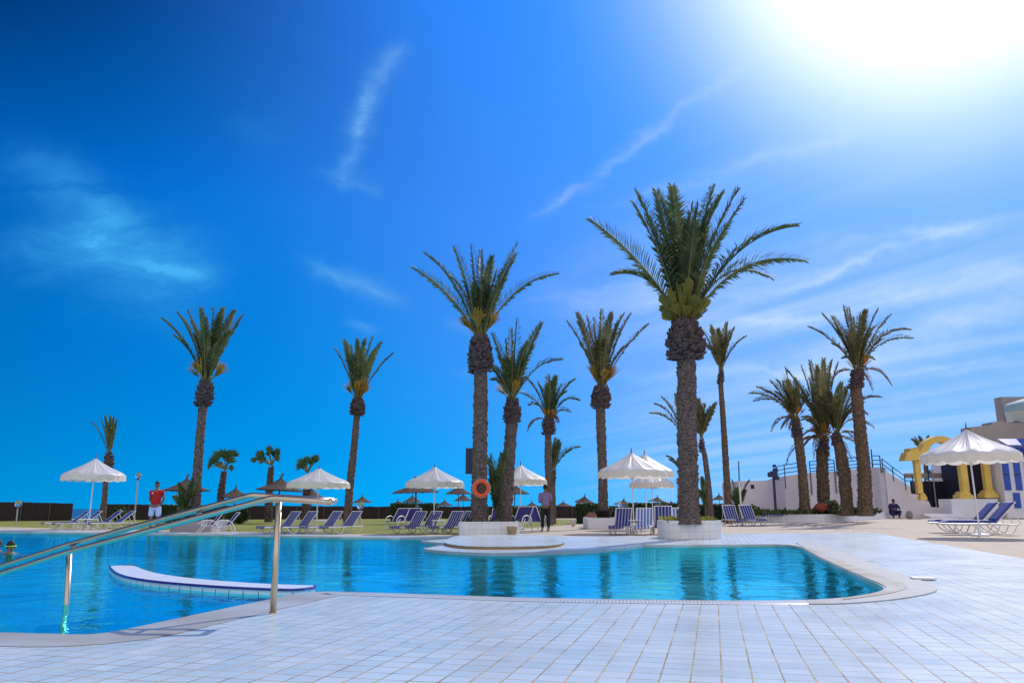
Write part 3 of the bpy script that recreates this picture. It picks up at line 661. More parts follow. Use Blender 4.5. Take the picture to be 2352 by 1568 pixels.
# blue awning with pointed fringe
a, b = A(2293, 1023, BY), A(2440, 985, BY)
mb = MB(); z0 = A(2293, 1024, BY).z; z1 = z0 + 0.55; x0, x1 = a.x, b.x
mb.add([(x0, -1.1, z0), (x1, -1.1, z0), (x1, 0.0, z1), (x0, 0.0, z1), (x0, -1.1, z0 - 0.05), (x1, -1.1, z0 - 0.05), (x1, 0, z1 - 0.05), (x0, 0, z1 - 0.05)], [(0, 1, 2, 3), (4, 7, 6, 5), (0, 4, 5, 1), (0, 3, 7, 4), (1, 5, 6, 2)])
k = int((x1 - x0) / 0.35)
for i in range(k): mb.box((x0 + 0.35 * (i + 0.5), -1.1, z0 - 0.2), (0.2, 0.03, 0.2), rot=Matrix.Rotation(pi / 4, 3, 'Y'))
mb.build('awning', m_blue, we)
# taupe upper storey / parapet set back
a, b = A(2229, 980.5, 62), A(2500, 962, 62); c = A(2285, 1013, 62)
MB().prism([(a.x, c.z), (b.x, c.z), (b.x, A(2500, 969, 62).z), (A(2316, 971, 62).x, A(2316, 971, 62).z), (A(2300, 966, 62).x, A(2300, 966, 62).z), (A(2279, 969, 62).x, A(2279, 969, 62).z), (A(2277, 975, 62).x, A(2277, 975, 62).z), (a.x, a.z)], 2.0, 3.4).build('parapet', m_taupe, we)
a, b = A(2299, 911, 66), A(2500, 900, 66); c = A(2299, 975, 66)
MB().box(((a.x + b.x) / 2, 6.5, (a.z + c.z) / 2), (b.x - a.x, 1.0, a.z - c.z)).build('roof_room', m_taupe, we)
for i in range(4):
    x = 2238 + i * 14; t = A(x, 1012, 61.8); bt = A(x, 1026, 61.8)
    MB().tube([(t.x, 1.7, t.z), (bt.x, 1.7, bt.z)], 0.04, 5).build('eave_bracket', m_navy, we)

# steps in front of the gate
sx = at(2172, 1183, 60)
o = MB().bbox((0, 0, 0.09), (3.0, 1.2, 0.18), 0.02).bbox((0, 0.6, 0.25), (3.0, 0.8, 0.15), 0.02).build('entrance_step', m_white); o.location = (at(2173, 1180, 59.6).x, 59.6, 0); tag(o, 'two low white steps before the dark gate', 'steps')

# ================================================================ PLANTERS
m_soil = mat('soil', (0.045, 0.03, 0.018), 0.95, noise=0.3, nscale=10, bump=0.6)
def planter(x0, x1, yb, ytop, depth, label, m=None, corner=0.25, Y=None, rz=0.0):
    Y = Y or P((x0 + x1) / 2, yb).y
    a, b = at(x0, yb, Y), at(x1, yb, Y); w = b.x - a.x; h = at((x0 + x1) / 2, ytop, Y).z
    e = empty('planter', ((a.x + b.x) / 2, Y, 0), rz); tag(e, label, 'planter')
    def rr(w, d, r, y0=0.0, n=6):
        pts = []
        for cx, cy, a0 in ((w / 2 - r, r, -pi / 2), (w / 2 - r, d - r, 0), (-w / 2 + r, d - r, pi / 2), (-w / 2 + r, r, pi)):
            for i in range(n + 1): t = a0 + pi / 2 * i / n; pts.append((cx + r * cos(t), cy + r * sin(t) + y0))
        return pts
    out, inn = rr(w, depth, corner), rr(w - 0.24, depth - 0.24, max(0.05, corner - 0.1), 0.12); n = len(out)
    mb = MB(); vs = [(x, y, z) for z in (0, h) for x, y in out] + [(x, y, h) for x, y in inn] + [(x, y, h - 0.1) for x, y in inn]
    fs = []
    for k in range(3):
        for i in range(n): j = (i + 1) % n; fs.append((k * n + i, k * n + j, (k + 1) * n + j, (k + 1) * n + i))
    mb.add(vs, fs); mb.build('wall', m or m_wtile, e)
    MB().slab(inn, h - 0.13, h - 0.045).build('soil', m_soil, e)
    return e, h, Y
pl1, H1, Y1 = planter(1052, 1193, 1231, 1197.5, 2.6, 'long low white planter holding two palms behind the jutting platform', corner=0.2)
pl2, H2, Y2 = planter(1529, 1669, 1237.5, 1195, 1.75, 'white tiled planter of the largest palm at the pool edge', corner=0.55)
pl3, H3, Y3 = planter(1350, 1425, 1214, 1189, 2.2, 'small white planter with a palm left of the striped loungers', m_white, corner=0.08)
pl4, H4, Y4 = planter(386, 482, 1221, 1196, 2.0, 'grey planter at the far pool edge between red-shirted man and armchairs', mat('grey_planter', (0.33, 0.29, 0.30), 0.8, noise=0.1), corner=0.2)
# long angled planter of the palm group
p5 = G([(1706, 1199), (1893, 1200), (2040, 1190.5)]); H5 = 0.45
e5 = empty('planter', (p5[1].x, p5[1].y, 0)); tag(e5, 'long white planter wall under the group of four palms', 'planter')
q0, q1, q2 = [p - p5[1] for p in p5]
bk = [q2 + Vector((0.6, 7)), Vector((0.0, 8.5)), q0 + Vector((0, 9.0))]
MB().slab([tuple(q) for q in [q0 + Vector((0.05, 0.08)), q1 + Vector((0, 0.08)), q2 + Vector((-0.05, 0.1)), bk[0] + Vector((-0.1, -0.1)), bk[1], bk[2] + Vector((0.05, 0))]], 0, H5 - 0.06).build('soil', m_soil, e5)
mb = MB()
for a, b in ((q0, q1), (q1, q2), (q2, bk[0])):
    t = (b - a).normalized(); nn = Vector((t.y, -t.x)) if a is not q2 else Vector((t.y, -t.x))
    mb.slab([tuple(a), tuple(b), tuple(b - nn * 0.2), tuple(a - nn * 0.2)], 0.0 if a is q0 else -0.001, H5 + (0.0 if a is q0 else 0.003))
mb.build('wall', m_white, e5)
# ================================================================ PALMS
rnd = random.Random(11)
m_trunk = mat('palm_trunk', (0.034, 0.024, 0.026), 0.95, nscale=11, col2=(0.27, 0.21, 0.18), bump=1.0, bscale=30, stretch=(1, 1, 2.2), spec=0.15)
m_trunk2 = mat('palm_trunk_brown', (0.045, 0.028, 0.024), 0.95, nscale=9, col2=(0.27, 0.19, 0.13), bump=1.0, bscale=30, stretch=(1.6, 1.6, 0.8), spec=0.15)
m_boot = mat('leaf_base', (0.032, 0.022, 0.026), 0.9, nscale=7, col2=(0.17, 0.13, 0.125), bump=0.6, spec=0.15)
m_frond = mat('palm_frond', (0.045, 0.10, 0.036), 0.55, nscale=1.8, col2=(0.20, 0.235, 0.10), trans=0.42, spec=0.25)
m_frond2 = mat('palm_frond_dusty', (0.075, 0.105, 0.042), 0.55, nscale=1.8, col2=(0.29, 0.25, 0.12), trans=0.42, spec=0.25)
m_fan = mat('fan_leaf', (0.012, 0.05, 0.012), 0.4, nscale=2.5, col2=(0.05, 0.12, 0.03), trans=0.25)
m_stalk = mat('frond_stalk', (0.15, 0.15, 0.04), 0.55, noise=0.25, nscale=5)
m_yel = mat('cut_frond', (0.14, 0.135, 0.018), 0.7, nscale=5, col2=(0.25, 0.21, 0.035), trans=0.3)
m_dead = mat('dead_frond', (0.16, 0.105, 0.055), 0.85, nscale=3, col2=(0.28, 0.20, 0.12), trans=0.2)
m_gold = mat('flower_strands', (0.36, 0.23, 0.03), 0.7, nscale=6, col2=(0.46, 0.31, 0.07), trans=0.35)
m_orange = mat('orange_stalks', (0.42, 0.15, 0.02), 0.6, nscale=6, col2=(0.55, 0.26, 0.05))

def bez(a, b, c, t): return a * (1 - t) ** 2 + b * 2 * t * (1 - t) + c * t * t
def frond_geo(leaf, stalk, a, c, b, LL, nl, w, start=0.14, r0=0.035, droop=0.15, rr=rnd):
    """one feather frond: rachis a->c->b, leaflets both sides"""
    pts = [bez(a, c, b, i / 12) for i in range(13)]
    stalk.tube(pts, [r0 * (1 - 0.9 * i / 12) + 0.003 for i in range(13)], 4, cap=False)
    side0 = None
    roll = rr.uniform(-0.75, 0.75)
    for i in range(nl):
        t = start + (1 - start) * (i + rr.uniform(-0.2, 0.2)) / nl
        t = min(0.995, max(0.02, t))
        p = bez(a, c, b, t); q = bez(a, c, b, min(1, t + 0.02)); o = bez(a, c, b, t - 0.02)
        T = (q - o).normalized()
        N = T.cross(Vector((0, 0, 1)))
        if N.length < 0.15: N = T.cross(Vector((0.3, 1, 0)))
        N.normalize(); B = N.cross(T).normalized()
        N, B = N * cos(roll) + B * sin(roll), B * cos(roll) - N * sin(roll)
        u = (t - start) / (1 - start)
        L = LL * (0.30 + 0.70 * sin(pi * min(1, u * 0.80 + 0.16))) * rr.uniform(0.82, 1.12)
        fwd = 0.75 + 0.75 * u
        for s in (-1, 1):
            d = (N * s * (1.0 - 0.25 * u) + T * fwd + B * rr.uniform(0.25, 0.95)).normalized()
            d2 = (d + Vector((0, 0, -droop * rr.uniform(0.5, 1.8)))).normalized()
            wv = T * w * 0.5; m_ = p + d * L * 0.45; e = m_ + d2 * L * 0.55
            wv = (T + B * 0.8).normalized() * w * 0.8
            leaf.add([p - wv * 0.6, p + wv * 0.6, m_ + wv, e, m_ - wv], [(0, 1, 2, 4), (4, 2, 3)])
def trunk_path(pts, Y, z0):
    W = [(at(x, y, Y), w * S(x, y, Y) / 2) for x, y, w in pts]
    W[0] = (Vector((W[0][0].x, Y, min(z0, W[0][0].z))), W[0][1]); return W
def palm(label, pts, Y, base, boss, tips, lab_m=None, LL=0.42, nl=44, fill=10, fillL=None, spread=0.75, kind='date', group='date palms round the pool', z0=0.0, seed=1, mtr=None, mfr=None, cut=0, flower=0, orange=0, arch=0.22, lw=0.036, bossn=170, low=(), name='date_palm', r0=0.035, depth=0.55, dead=0):
    rr = random.Random(seed); lw *= 1.15; LL *= 1.0; nl = int(nl * 1.3); r0 *= 0.7
    W = trunk_path(pts, Y, z0); root = empty(name, tuple(W[0][0])); tag(root, label, 'palm tree', group); org = Vector(root.location)
    # dense trunk with leaf scars
    dense = []; m = len(W)
    for (p, r), (q, s) in zip(W, W[1:]):
        k = max(2, int((q - p).length / 0.07))
        for i in range(k):
            f = i / k; dense.append((p.lerp(q, f) - org, r + (s - r) * f))
    dense.append((W[-1][0] - org, W[-1][1]))
    # smooth the centre line
    for _ in range(8):
        dense = [dense[0]] + [((dense[i - 1][0] + dense[i][0] * 2 + dense[i + 1][0]) / 4, (dense[i - 1][1] + dense[i][1] * 2 + dense[i + 1][1]) / 4) for i in range(1, len(dense) - 1)] + [dense[-1]]
    tm = MB(); n = 18; vs = []; fs = []
    for i, (c, r) in enumerate(dense):
        for k in range(n):
            a = 2 * pi * k / n + (i % 2) * pi / n
            sc_ = 0.5 + 0.5 * sin(i * 2.1 + (k % 3) * 2.1)
            rr_ = r * (0.90 + 0.10 * sc_ + 0.10 * mnoise.noise(Vector((k * 0.9, i * 0.35, seed))))
            if i < 4 and z0 is not None: rr_ *= 1 + 0.06 * (4 - i)
            vs.append((c.x + rr_ * cos(a), c.y + rr_ * sin(a), c.z))
    for i in range(len(dense) - 1):
        for k in range(n): j = (k + 1) % n; fs.append((i * n + k, i * n + j, (i + 1) * n + j, (i + 1) * n + k))
    tm.add(vs, fs)
    # chips of old leaf bases give the serrated edge
    for i in range(2, len(dense), 1):
        c, r = dense[i]
        for _ in range(6):
            a = rr.uniform(0, 2 * pi); o = Vector((cos(a), sin(a), 0)); t = Vector((-sin(a), cos(a), 0)); s = r * rr.uniform(0.13, 0.27)
            b = c + o * r * 0.93
            tm.add([b - t * s * 1.1 - Vector((0, 0, s)), b + t * s * 1.1 - Vector((0, 0, s)), b + o * s * 0.85 + Vector((0, 0, s * 0.9)), b + Vector((0, 0, s * 1.3))], [(0, 1, 2), (1, 3, 2), (3, 0, 2)])
    tm.build('trunk', mtr or m_trunk, root)
    bc = at(base[0], base[1], Y) - org
    # swollen head of leaf bases
    if boss:
        yb, yt, wb = boss; xb = (pts[-1][0] + base[0]) / 2
        lo, hi = at(pts[-1][0], yb, Y) - org, at(base[0], yt, Y) - org; rb = wb * 0.93 * S(base[0], yb, Y) / 2; rt = W[-1][1]
        bm_ = MB(); H = (hi - lo).length; ax = (hi - lo).normalized()
        prof = [(0.0, rt * 0.95), (0.18, rb * 0.72), (0.45, rb * 0.80), (0.75, rb * 0.62), (1.0, rb * 0.42)]
        bm_.tube([lo + (hi - lo) * f for f, _ in prof], [r for _, r in prof], 14)
        for i in range(bossn):
            f = rr.uniform(0.0, 1.0); a = i * 2.39996
            rad = rb * (0.55 + 0.25 * sin(pi * min(1, f * 0.9 + 0.12)))
            o = Vector((cos(a), sin(a), 0)); t = Vector((-sin(a), cos(a), 0))
            c = lo + (hi - lo) * f + o * rad; s = rb * rr.uniform(0.14, 0.22)
            d = (o * (1.05 - 0.7 * f) + ax * (0.15 + 1.0 * f)).normalized(); L = rb * rr.uniform(0.22, 0.45)
            u = d.cross(t).normalized()
            q = [c - t * s + u * s * 0.35, c + t * s + u * s * 0.35, c + t * s - u * s * 0.35, c - t * s - u * s * 0.35]
            e = [c + d * L - t * s * 0.6 + u * s * 0.22, c + d * L + t * s * 0.6 + u * s * 0.22, c + d * L * 0.9 + t * s * 0.6 - u * s * 0.2, c + d * L * 0.9 - t * s * 0.6 - u * s * 0.2]
            bm_.add(q + e, [(0, 1, 5, 4), (1, 2, 6, 5), (2, 3, 7, 6), (3, 0, 4, 7), (4, 5, 6, 7)])
        bm_.build('leaf_bases', m_boot, root)
    leaf, stalk = MB(), MB()
    rb = (boss[2] * S(base[0], base[1], Y) / 2 * 0.35) if boss else W[-1][1] * 0.6
    def one(tip, dy, ar, LLs=1.0):
        d = tip - bc
        hx = sqrt(d.x ** 2 + d.y ** 2)
        o = Vector((d.x, d.y, 0)); o = o.normalized() if o.length > 1e-4 else Vector((0, 0, 0))
        a = bc + o * rb * rr.uniform(0.3, 0.95) + Vector((0, 0, -rb * 0.3))
        L = d.length
        c = bc + Vector((d.x * 0.42, d.y * 0.42, d.z * 0.5 + ar * hx + 0.06 * L))
        frond_geo(leaf, stalk, a, c, tip, LL * LLs * min(1.15, 0.55 + 0.45 * L / maxL), max(12, int(nl * (0.45 + 0.55 * L / maxL))), lw, r0=r0, droop=0.28, rr=rr)
    T = []
    for tp in tips:
        q = at(tp[0], tp[1], Y) - org; T.append(q)
    maxL = max((q - bc).length for q in T)
    for q, tp in zip(T, tips):
        dy = rr.uniform(-1, 1) * (q - bc).length * depth * (0.9 - 0.5 * min(1, abs(q.x - bc.x) / maxL))
        # move the tip off the picture plane along its own line of sight, so its outline stays
        wq = q + org; f = (Y + dy) / Y
        q2 = CAMP + (wq - CAMP) * f - org
        one(q2, dy, tp[2] if len(tp) > 2 else arch)
    fl = fillL or maxL * 0.78
    for i in range(fill):
        az = i * 2.39996 + rr.uniform(-0.3, 0.3); inc = rr.uniform(0.06, 1.0) * spread; L = fl * rr.uniform(0.75, 1.05)
        one(bc + Vector((sin(inc) * cos(az), sin(inc) * sin(az), cos(inc))) * L, 0, arch)
    crown = leaf.build('crown', mfr or m_frond, root, fix=False)
    stalk.build('frond_stalks', m_stalk, crown, fix=False)
    if dead:
        dl, ds = MB(), MB()
        for i in range(dead):
            az = i * 2.39996 + seed; L = maxL * rr.uniform(0.4, 0.62); o = Vector((cos(az), sin(az) * 0.7, 0)); a = bc + o * rb * 0.8 - Vector((0, 0, rb * 0.5))
            frond_geo(dl, ds, a, a + o * L * 0.55 + Vector((0, 0, L * 0.25)), a + o * L * 0.85 - Vector((0, 0, L * rr.uniform(0.1, 0.6))), LL * 0.7, int(nl * 0.5), lw, r0=r0, droop=0.6, rr=rr)
        dl.build('dead_fronds', m_dead, root, fix=False)
    if cut:     # trimmed frond stumps ending in short clipped blades
        mb = MB()
        for i in range(cut):
            az = i * 2.39996 + 0.4; f = (i + 0.5) / cut; inc = 1.05 - 0.75 * f
            L = maxL * (0.12 + 0.145 * f) * rr.uniform(0.75, 1.2)
            d = Vector((sin(inc) * cos(az), sin(inc) * sin(az), cos(inc))); p = bc + Vector((cos(az), sin(az), 0)) * rb * 0.8
            t = d.cross(Vector((0, 0, 1))).normalized(); u0 = t.cross(d).normalized(); ro = rr.uniform(-0.9, 0.9); t, u0 = t * cos(ro) + u0 * sin(ro), u0 * cos(ro) - t * sin(ro)
            ww = maxL * 0.034 * rr.uniform(0.6, 1.2)
            mb.tube([p, p + d * L * 0.6, p + d * L * 0.95], [r0 * 1.5, r0 * 1.1, r0 * 0.6], 5, cap=False)
            k = 9
            for j in range(k):      # clipped leaflet bundles: narrow blades cut off square
                q = (j / (k - 1) - 0.5) * 2; s0 = p + d * L * (0.42 + 0.12 * (1 - abs(q))); e0 = p + d * L * rr.uniform(0.93, 1.04) * (1 - 0.10 * q * q) + t * ww * q + u0 * ww * 0.35 * (abs(q) - 0.4)
                hw = t * ww * 0.15
                mb.add([s0 - hw * 0.5 + t * ww * q * 0.3, s0 + hw * 0.5 + t * ww * q * 0.3, e0 + hw + u0 * ww * 0.05, e0 - hw], [(0, 1, 2, 3)])
        mb.build('cut_fronds', m_yel, root, fix=False)
    def tufts(k, m, name_, ln, up, cnt=46):
        mb = MB()
        for i in range(k):
            az = i * 2.39996 + rr.uniform(-0.4, 0.4); inc = rr.uniform(0.25, 0.95)
            d = Vector((sin(inc) * cos(az), sin(inc) * sin(az), cos(inc) * up)).normalized(); p = bc + Vector((cos(az), sin(az), 0)) * rb * 0.6
            L = maxL * ln * rr.uniform(0.8, 1.15); e = p + d * L * 0.55; mb.tube([p, e], [r0 * 1.1, r0 * 0.7], 5, cap=False)
            for _ in range(cnt):
                v = (d + Vector((rr.gauss(0, 0.30), rr.gauss(0, 0.30), rr.gauss(0, 0.24)))).normalized(); q = e + v * L * rr.uniform(0.35, 0.62)
                t = v.cross(Vector((0, 0, 1))).normalized() * lw * 0.45; s_ = p.lerp(e, rr.uniform(0.6, 1))
                mb.add([s_ - t, s_ + t, q + t * 0.6, q - t * 0.6], [(0, 1, 2, 3)])
        mb.build(name_, m, root, fix=False)
    if flower: tufts(flower, m_gold, 'flower_cluster', 0.27, 1.0)
    if orange: tufts(orange, m_orange, 'fruit_stalks', 0.24, 0.6, 16)
    return root

palm('tallest thick palm with clipped yellow frond stumps in the tiled pool-edge planter', [(1583, 1193, 50), (1580, 1080, 45), (1577.5, 950, 45), (1577.5, 885, 44), (1576, 818, 43)], 22.5, (1573, 742), (826, 748, 90),
     [(1355.7, 504, .10), (1408.8, 631, .42), (1457, 468, .12), (1462, 442, .1), (1507, 440, .1), (1543, 428, .05), (1588.5, 467), (1604, 470), (1638.5, 432.5, .08), (1660, 445), (1695, 436, .12), (1709, 457.5, .12), (1829, 520, .26), (1849.5, 598, .34), (1774.5, 639, .5), (1480, 500, .1), (1560, 480), (1668, 520), (1620, 520)],
     z0=H2 - 0.1, LL=0.62, nl=58, fill=9, fillL=3.0, spread=0.6, seed=3, cut=34, lw=0.042, bossn=330, r0=0.035, depth=0.5)
palm('tall palm with an orange lifebuoy on its trunk', [(1100, 1197, 38), (1101, 1080, 35), (1104, 950, 33), (1104, 854, 31)], Y1 + 0.95, (1103, 773.5), (857, 776, 62),
     [(946.7, 613.6, .14), (976.6, 583.7, .2), (1034, 636, .6), (1043, 566, .12), (1082, 561, .06), (1104.8, 573), (1131, 589), (1189, 559, .1), (1185.6, 583.7, .1), (1282, 627.7, .3), (1112, 640), (1160, 640), (1090, 650), (1140, 620)],
     z0=H1 - 0.1, LL=0.40, nl=52, fill=7, fillL=1.9, spread=0.36, seed=5, flower=5, cut=0, bossn=220, r0=0.036)
palm('shorter palm beside the lifebuoy palm in the same planter', [(1161, 1197, 31), (1164, 1120, 31), (1170, 1040, 28), (1176, 968, 27)], Y1 + 1.7, (1176.8, 917), (972, 919, 44),
     [(1131, 766, .12), (1122, 836.7, .3), (1128, 870, .5), (1187.4, 731, .05), (1175, 756), (1243.6, 742, .1), (1212, 784), (1291, 826, .32), (1160, 780), (1225, 800, .3)],
     z0=H1 - 0.1, LL=0.36, nl=44, fill=6, fillL=1.7, spread=0.38, seed=8, flower=3, bossn=160)
palm('slender palm with orange fruit stalks behind the man in the lilac shirt', [(1262, 1203, 19), (1262, 1130, 17.5), (1259, 1050, 17), (1259, 996, 15)], 41, (1261, 961.5), (998, 960, 36),
     [(1206.7, 868, .3), (1194.4, 901.7, .3), (1259.4, 861), (1277, 863), (1319, 872, .3), (1329.7, 919, .5), (1235, 880), (1300, 900, .3), (1215, 930, .5), (1310, 945, .4)],
     LL=0.45, nl=32, fill=6, spread=0.5, seed=9, dead=3, orange=8, lw=0.055, bossn=110)
palm('low palm with one arching frond behind the slender orange-stalked palm', [(1272, 1201, 11), (1271, 1150, 11), (1270, 1110, 11)], 44, (1271.8, 1076), (1110, 1078, 17),
     [(1275.3, 1005), (1288, 1017), (1284, 1010), (1331.5, 1026, .35), (1262, 1012)], LL=0.36, nl=26, fill=4, fillL=1.4, spread=0.4, seed=10, lw=0.055, bossn=60)
palm('palm with a golden skirt of flowers in the small white planter', [(1386, 1189, 23), (1384, 1080, 21), (1381, 1000, 22), (1379, 935, 22)], Y3 + 1.0, (1381, 890), (938, 891, 48),
     [(1302, 738, .1), (1325.6, 717.5, .1), (1325.6, 741, .16), (1347.6, 728), (1381, 711.7), (1404.7, 717.5), (1432.5, 722), (1448.6, 722, .1), (1489.6, 745, .1), (1363, 730), (1395, 735), (1420, 740), (1445, 790, .2), (1330, 790, .2)],
     z0=H3 - 0.1, LL=0.42, nl=40, fill=10, fillL=2.2, spread=0.42, seed=12, flower=6, lw=0.05, bossn=180, mfr=m_frond2)
palm('full-crowned palm with golden flowers left of the pool handrail', [(449, 1196, 22), (452, 1100, 21), (459, 1010, 20), (466, 931, 19.5)], Y4 + 1.0, (473.5, 876), (933, 878, 44),
     [(371, 731, .12), (408, 720, .1), (429.7, 713), (461, 707.8), (490, 709), (511.8, 707.8), (539, 713, .1), (557, 724, .06), (440, 740), (475, 730), (500, 735), (398, 770, .2), (530, 760)],
     z0=H4 - 0.1, LL=0.40, nl=44, fill=10, fillL=2.0, spread=0.36, seed=14, flower=7, lw=0.048, bossn=170)
palm('upright palm with golden flowers standing alone right of the handrail', [(797, 1206, 19), (803, 1120, 18), (812, 1040, 16.5), (820, 952, 15)], 39, (822, 917), (954, 918, 38),
     [(768.7, 800.7, .15), (790.6, 781.6), (820.7, 779), (805, 790), (856.2, 774.8), (840, 778), (875.4, 785.7), (902.7, 811.7, .08), (830, 800), (865, 800)],
     LL=0.40, nl=36, fill=8, fillL=2.3, spread=0.32, seed=15, flower=6, lw=0.055, bossn=130)
palm('small sparse palm behind the leftmost white parasol', [(237, 1193, 13), (243, 1105, 12), (248, 1073, 12)], 56, (250.6, 1040.4), (1076, 1041, 26),
     [(207, 966.6, .2), (232, 964, .15), (241, 955), (253, 953.7), (262, 957), (268, 962), (258, 965)], LL=0.25, nl=26, fill=2, fillL=2.2, spread=0.15, seed=16, lw=0.07, bossn=90)
palm('thin tall palm just right of the tallest palm', [(1675, 1200, 18), (1668, 1080, 15), (1661, 960, 13), (1655, 880, 11)], 43, (1656, 849), (884, 850, 19),
     [(1614, 758.5, .2), (1633, 747, .1), (1669.7, 741), (1687, 752.7, .1), (1713.6, 773, .25), (1621.4, 791, .3), (1650, 755), (1676, 760)], LL=0.40, nl=30, fill=5, fillL=2.0, spread=0.3, seed=18, lw=0.06, bossn=80, mtr=m_trunk2, mfr=m_frond2)
palm('low palm close behind the tallest palm trunk on its right', [(1634, 1203, 16), (1627, 1110, 13), (1618, 1040, 12), (1613, 1030, 12)], 41, (1611, 1005), (1038, 1008, 18),
     [(1603.8, 916.6), (1618.5, 928), (1645, 925, .1), (1632, 935), (1598, 930), (1590, 945, .2)], LL=0.36, nl=28, fill=6, fillL=1.6, spread=0.3, seed=19, lw=0.06, bossn=70, mfr=m_frond2)
palm('palm with two fronds showing left of the tallest trunk', [(1576, 1203, 15), (1574, 1110, 14), (1572, 1020, 14)], 43, (1572, 1000), (1030, 1001, 20),
     [(1492.6, 949, .35), (1504, 928, .3), (1519, 912, .25), (1552.6, 905), (1535, 930, .2), (1590, 902)], LL=0.38, nl=28, fill=4, fillL=1.8, spread=0.3, seed=20, lw=0.06, bossn=60, mfr=m_frond2)
palm('lowest palm peeping out left of the tallest trunk above the parasols', [(1579, 1206, 13), (1578, 1120, 12)], 39, (1578, 1108), None,
     [(1532, 1048, .3), (1538, 1056, .3), (1604, 1045.5, .3), (1573, 1035)], LL=0.32, nl=24, fill=4, fillL=1.2, spread=0.4, seed=21, lw=0.055)
gz = H5 - 0.1
GP = dict(group='date palms in the long planter', mtr=m_trunk2, mfr=m_frond2, lw=0.055)
palm('leftmost leaning palm of the group in the long planter', [(1849, 1172, 24), (1843, 1080, 20), (1835, 1015, 20), (1832, 985, 20)], 45.5, (1827, 960), (1005, 962, 30),
     [(1722, 902.6, .3), (1732, 921, .36), (1740.5, 889, .25), (1770, 874, .15), (1783.6, 872.7), (1808.5, 872.7), (1803.5, 846), (1826.7, 869), (1795, 984, .5), (1760, 900, .3), (1845, 900), (1780, 900)], z0=gz, LL=0.48, nl=38, fill=5, fillL=2.2, spread=0.7, seed=22, dead=4, orange=3, bossn=100, **GP)
palm('bushiest palm in the middle of the long planter group', [(1893, 1170, 29), (1889, 1090, 26), (1888, 1030, 25)], 46.5, (1892, 1008), (1050, 1010, 32),
     [(1803, 846, .25), (1840, 839.5, .1), (1860, 829.6), (1891.4, 824.6), (1911.4, 828), (1926, 833), (1876.5, 839.5), (1836.7, 906, .3), (1840, 965.7, .5), (1850, 1022, .55), (1860, 870), (1905, 860), (1930, 880, .2), (1845, 1000, .6), (1825, 870, .2), (1940, 900, .2)], z0=gz, LL=0.55, nl=44, fill=9, fillL=3.2, spread=0.7, seed=23, dead=7, orange=5, bossn=110, **GP)
palm('bent palm leaning left in the long planter group', [(1946, 1170, 27), (1939, 1085, 27), (1929, 1030, 25), (1922, 1005, 20)], 45, (1921.3, 996), (1022, 996, 27),
     [(1933, 879), (1947.9, 886), (2024, 912.6, .4), (2009, 982, .6), (1992.7, 952, .5), (1956, 929, .3), (1870, 906, .3), (1905, 900), (1960, 895, .2), (1985, 925, .3), (1890, 930, .2)], z0=gz, LL=0.48, nl=38, fill=6, fillL=2.3, spread=0.8, seed=24, dead=4, **GP)
palm('tallest and rightmost palm of the long planter group', [(1987, 1172, 33), (1985, 1080, 29), (1973, 960, 26), (1966, 890, 24)], 44, (1969.5, 849), (893, 850, 38),
     [(1858, 751.6, .15), (1888, 721.7, .1), (1911.4, 726.7, .1), (1938, 703.5), (1949.5, 706.8), (1989.4, 711.8), (2017.6, 710, .1), (2045.8, 723.4, .16), (2090.6, 758, .32), (2097, 776.5, .36), (1936, 823, .6), (2007.6, 826, .6), (1960, 730), (1975, 720), (1925, 760, .2), (2010, 750, .2)], z0=gz, LL=0.52, nl=42, fill=8, fillL=2.6, spread=0.7, seed=25, dead=4, bossn=140, orange=4, **GP)
palm('distant palm partly hidden behind the yellow arch', [(2131, 1160, 11), (2128, 1090, 10), (2126, 1062, 10)], 90, (2126, 1050), None,
     [(2094, 1008, .3), (2110.8, 1002.3), (2133, 1001), (2150, 1012, .3), (2100, 1030, .4), (2150, 1040, .4)], LL=0.5, nl=22, fill=4, fillL=2.4, spread=0.6, seed=26, lw=0.13, mfr=m_frond2)
palm('tiny distant palm seen through the yellow arch', [(2144, 1150, 6), (2143, 1102, 6)], 98, (2143, 1100), None,
     [(2144.5, 1072.6), (2153, 1081, .2), (2132, 1082, .2), (2149, 1076)], LL=0.4, nl=18, fill=2, fillL=1.4, spread=0.4, seed=27, lw=0.13, mfr=m_frond2)
# young trunkless palms
def young(label, base, Y, tips, seed, LL=0.3, z=0.0):
    return palm(label, [(base[0], base[1], 6), (base[0], base[1] - 7, 5)], Y, (base[0], base[1] - 8), None, tips, z0=z, LL=LL, nl=30, fill=3, fillL=1.0, spread=0.5, seed=seed, lw=0.05, name='young_palm', group='young trunkless palms', arch=.3)
young('young palm with long fronds at the foot of the left full-crowned palm', (422, 1188), Y4 + 0.5, [(458, 1076, .0), (464, 1092, .0), (430, 1120), (400, 1140, .3), (446, 1130), (410, 1110)], 31, z=H4 - .1)
young('young palm between the lifebuoy palm and its neighbour', (1141, 1190), Y1 + 2.0, [(1119, 1052), (1126, 1042), (1153, 1040, .05), (1166, 1030, .05), (1172, 1052, .1), (1130, 1075), (1150, 1070)], 32, LL=0.34, z=H1 - .1)
young('young palm beside the thin white pole', (1696, 1182), 46, [(1681, 1103), (1692, 1120), (1722, 1104, .3), (1702, 1110), (1684, 1130), (1712, 1125), (1674, 1140)], 33, LL=0.36)
young('young palm glimpsed right of the tallest trunk at hedge height', (1621, 1175), 44, [(1612, 1095), (1622, 1110), (1634, 1120), (1604, 1125)], 34)

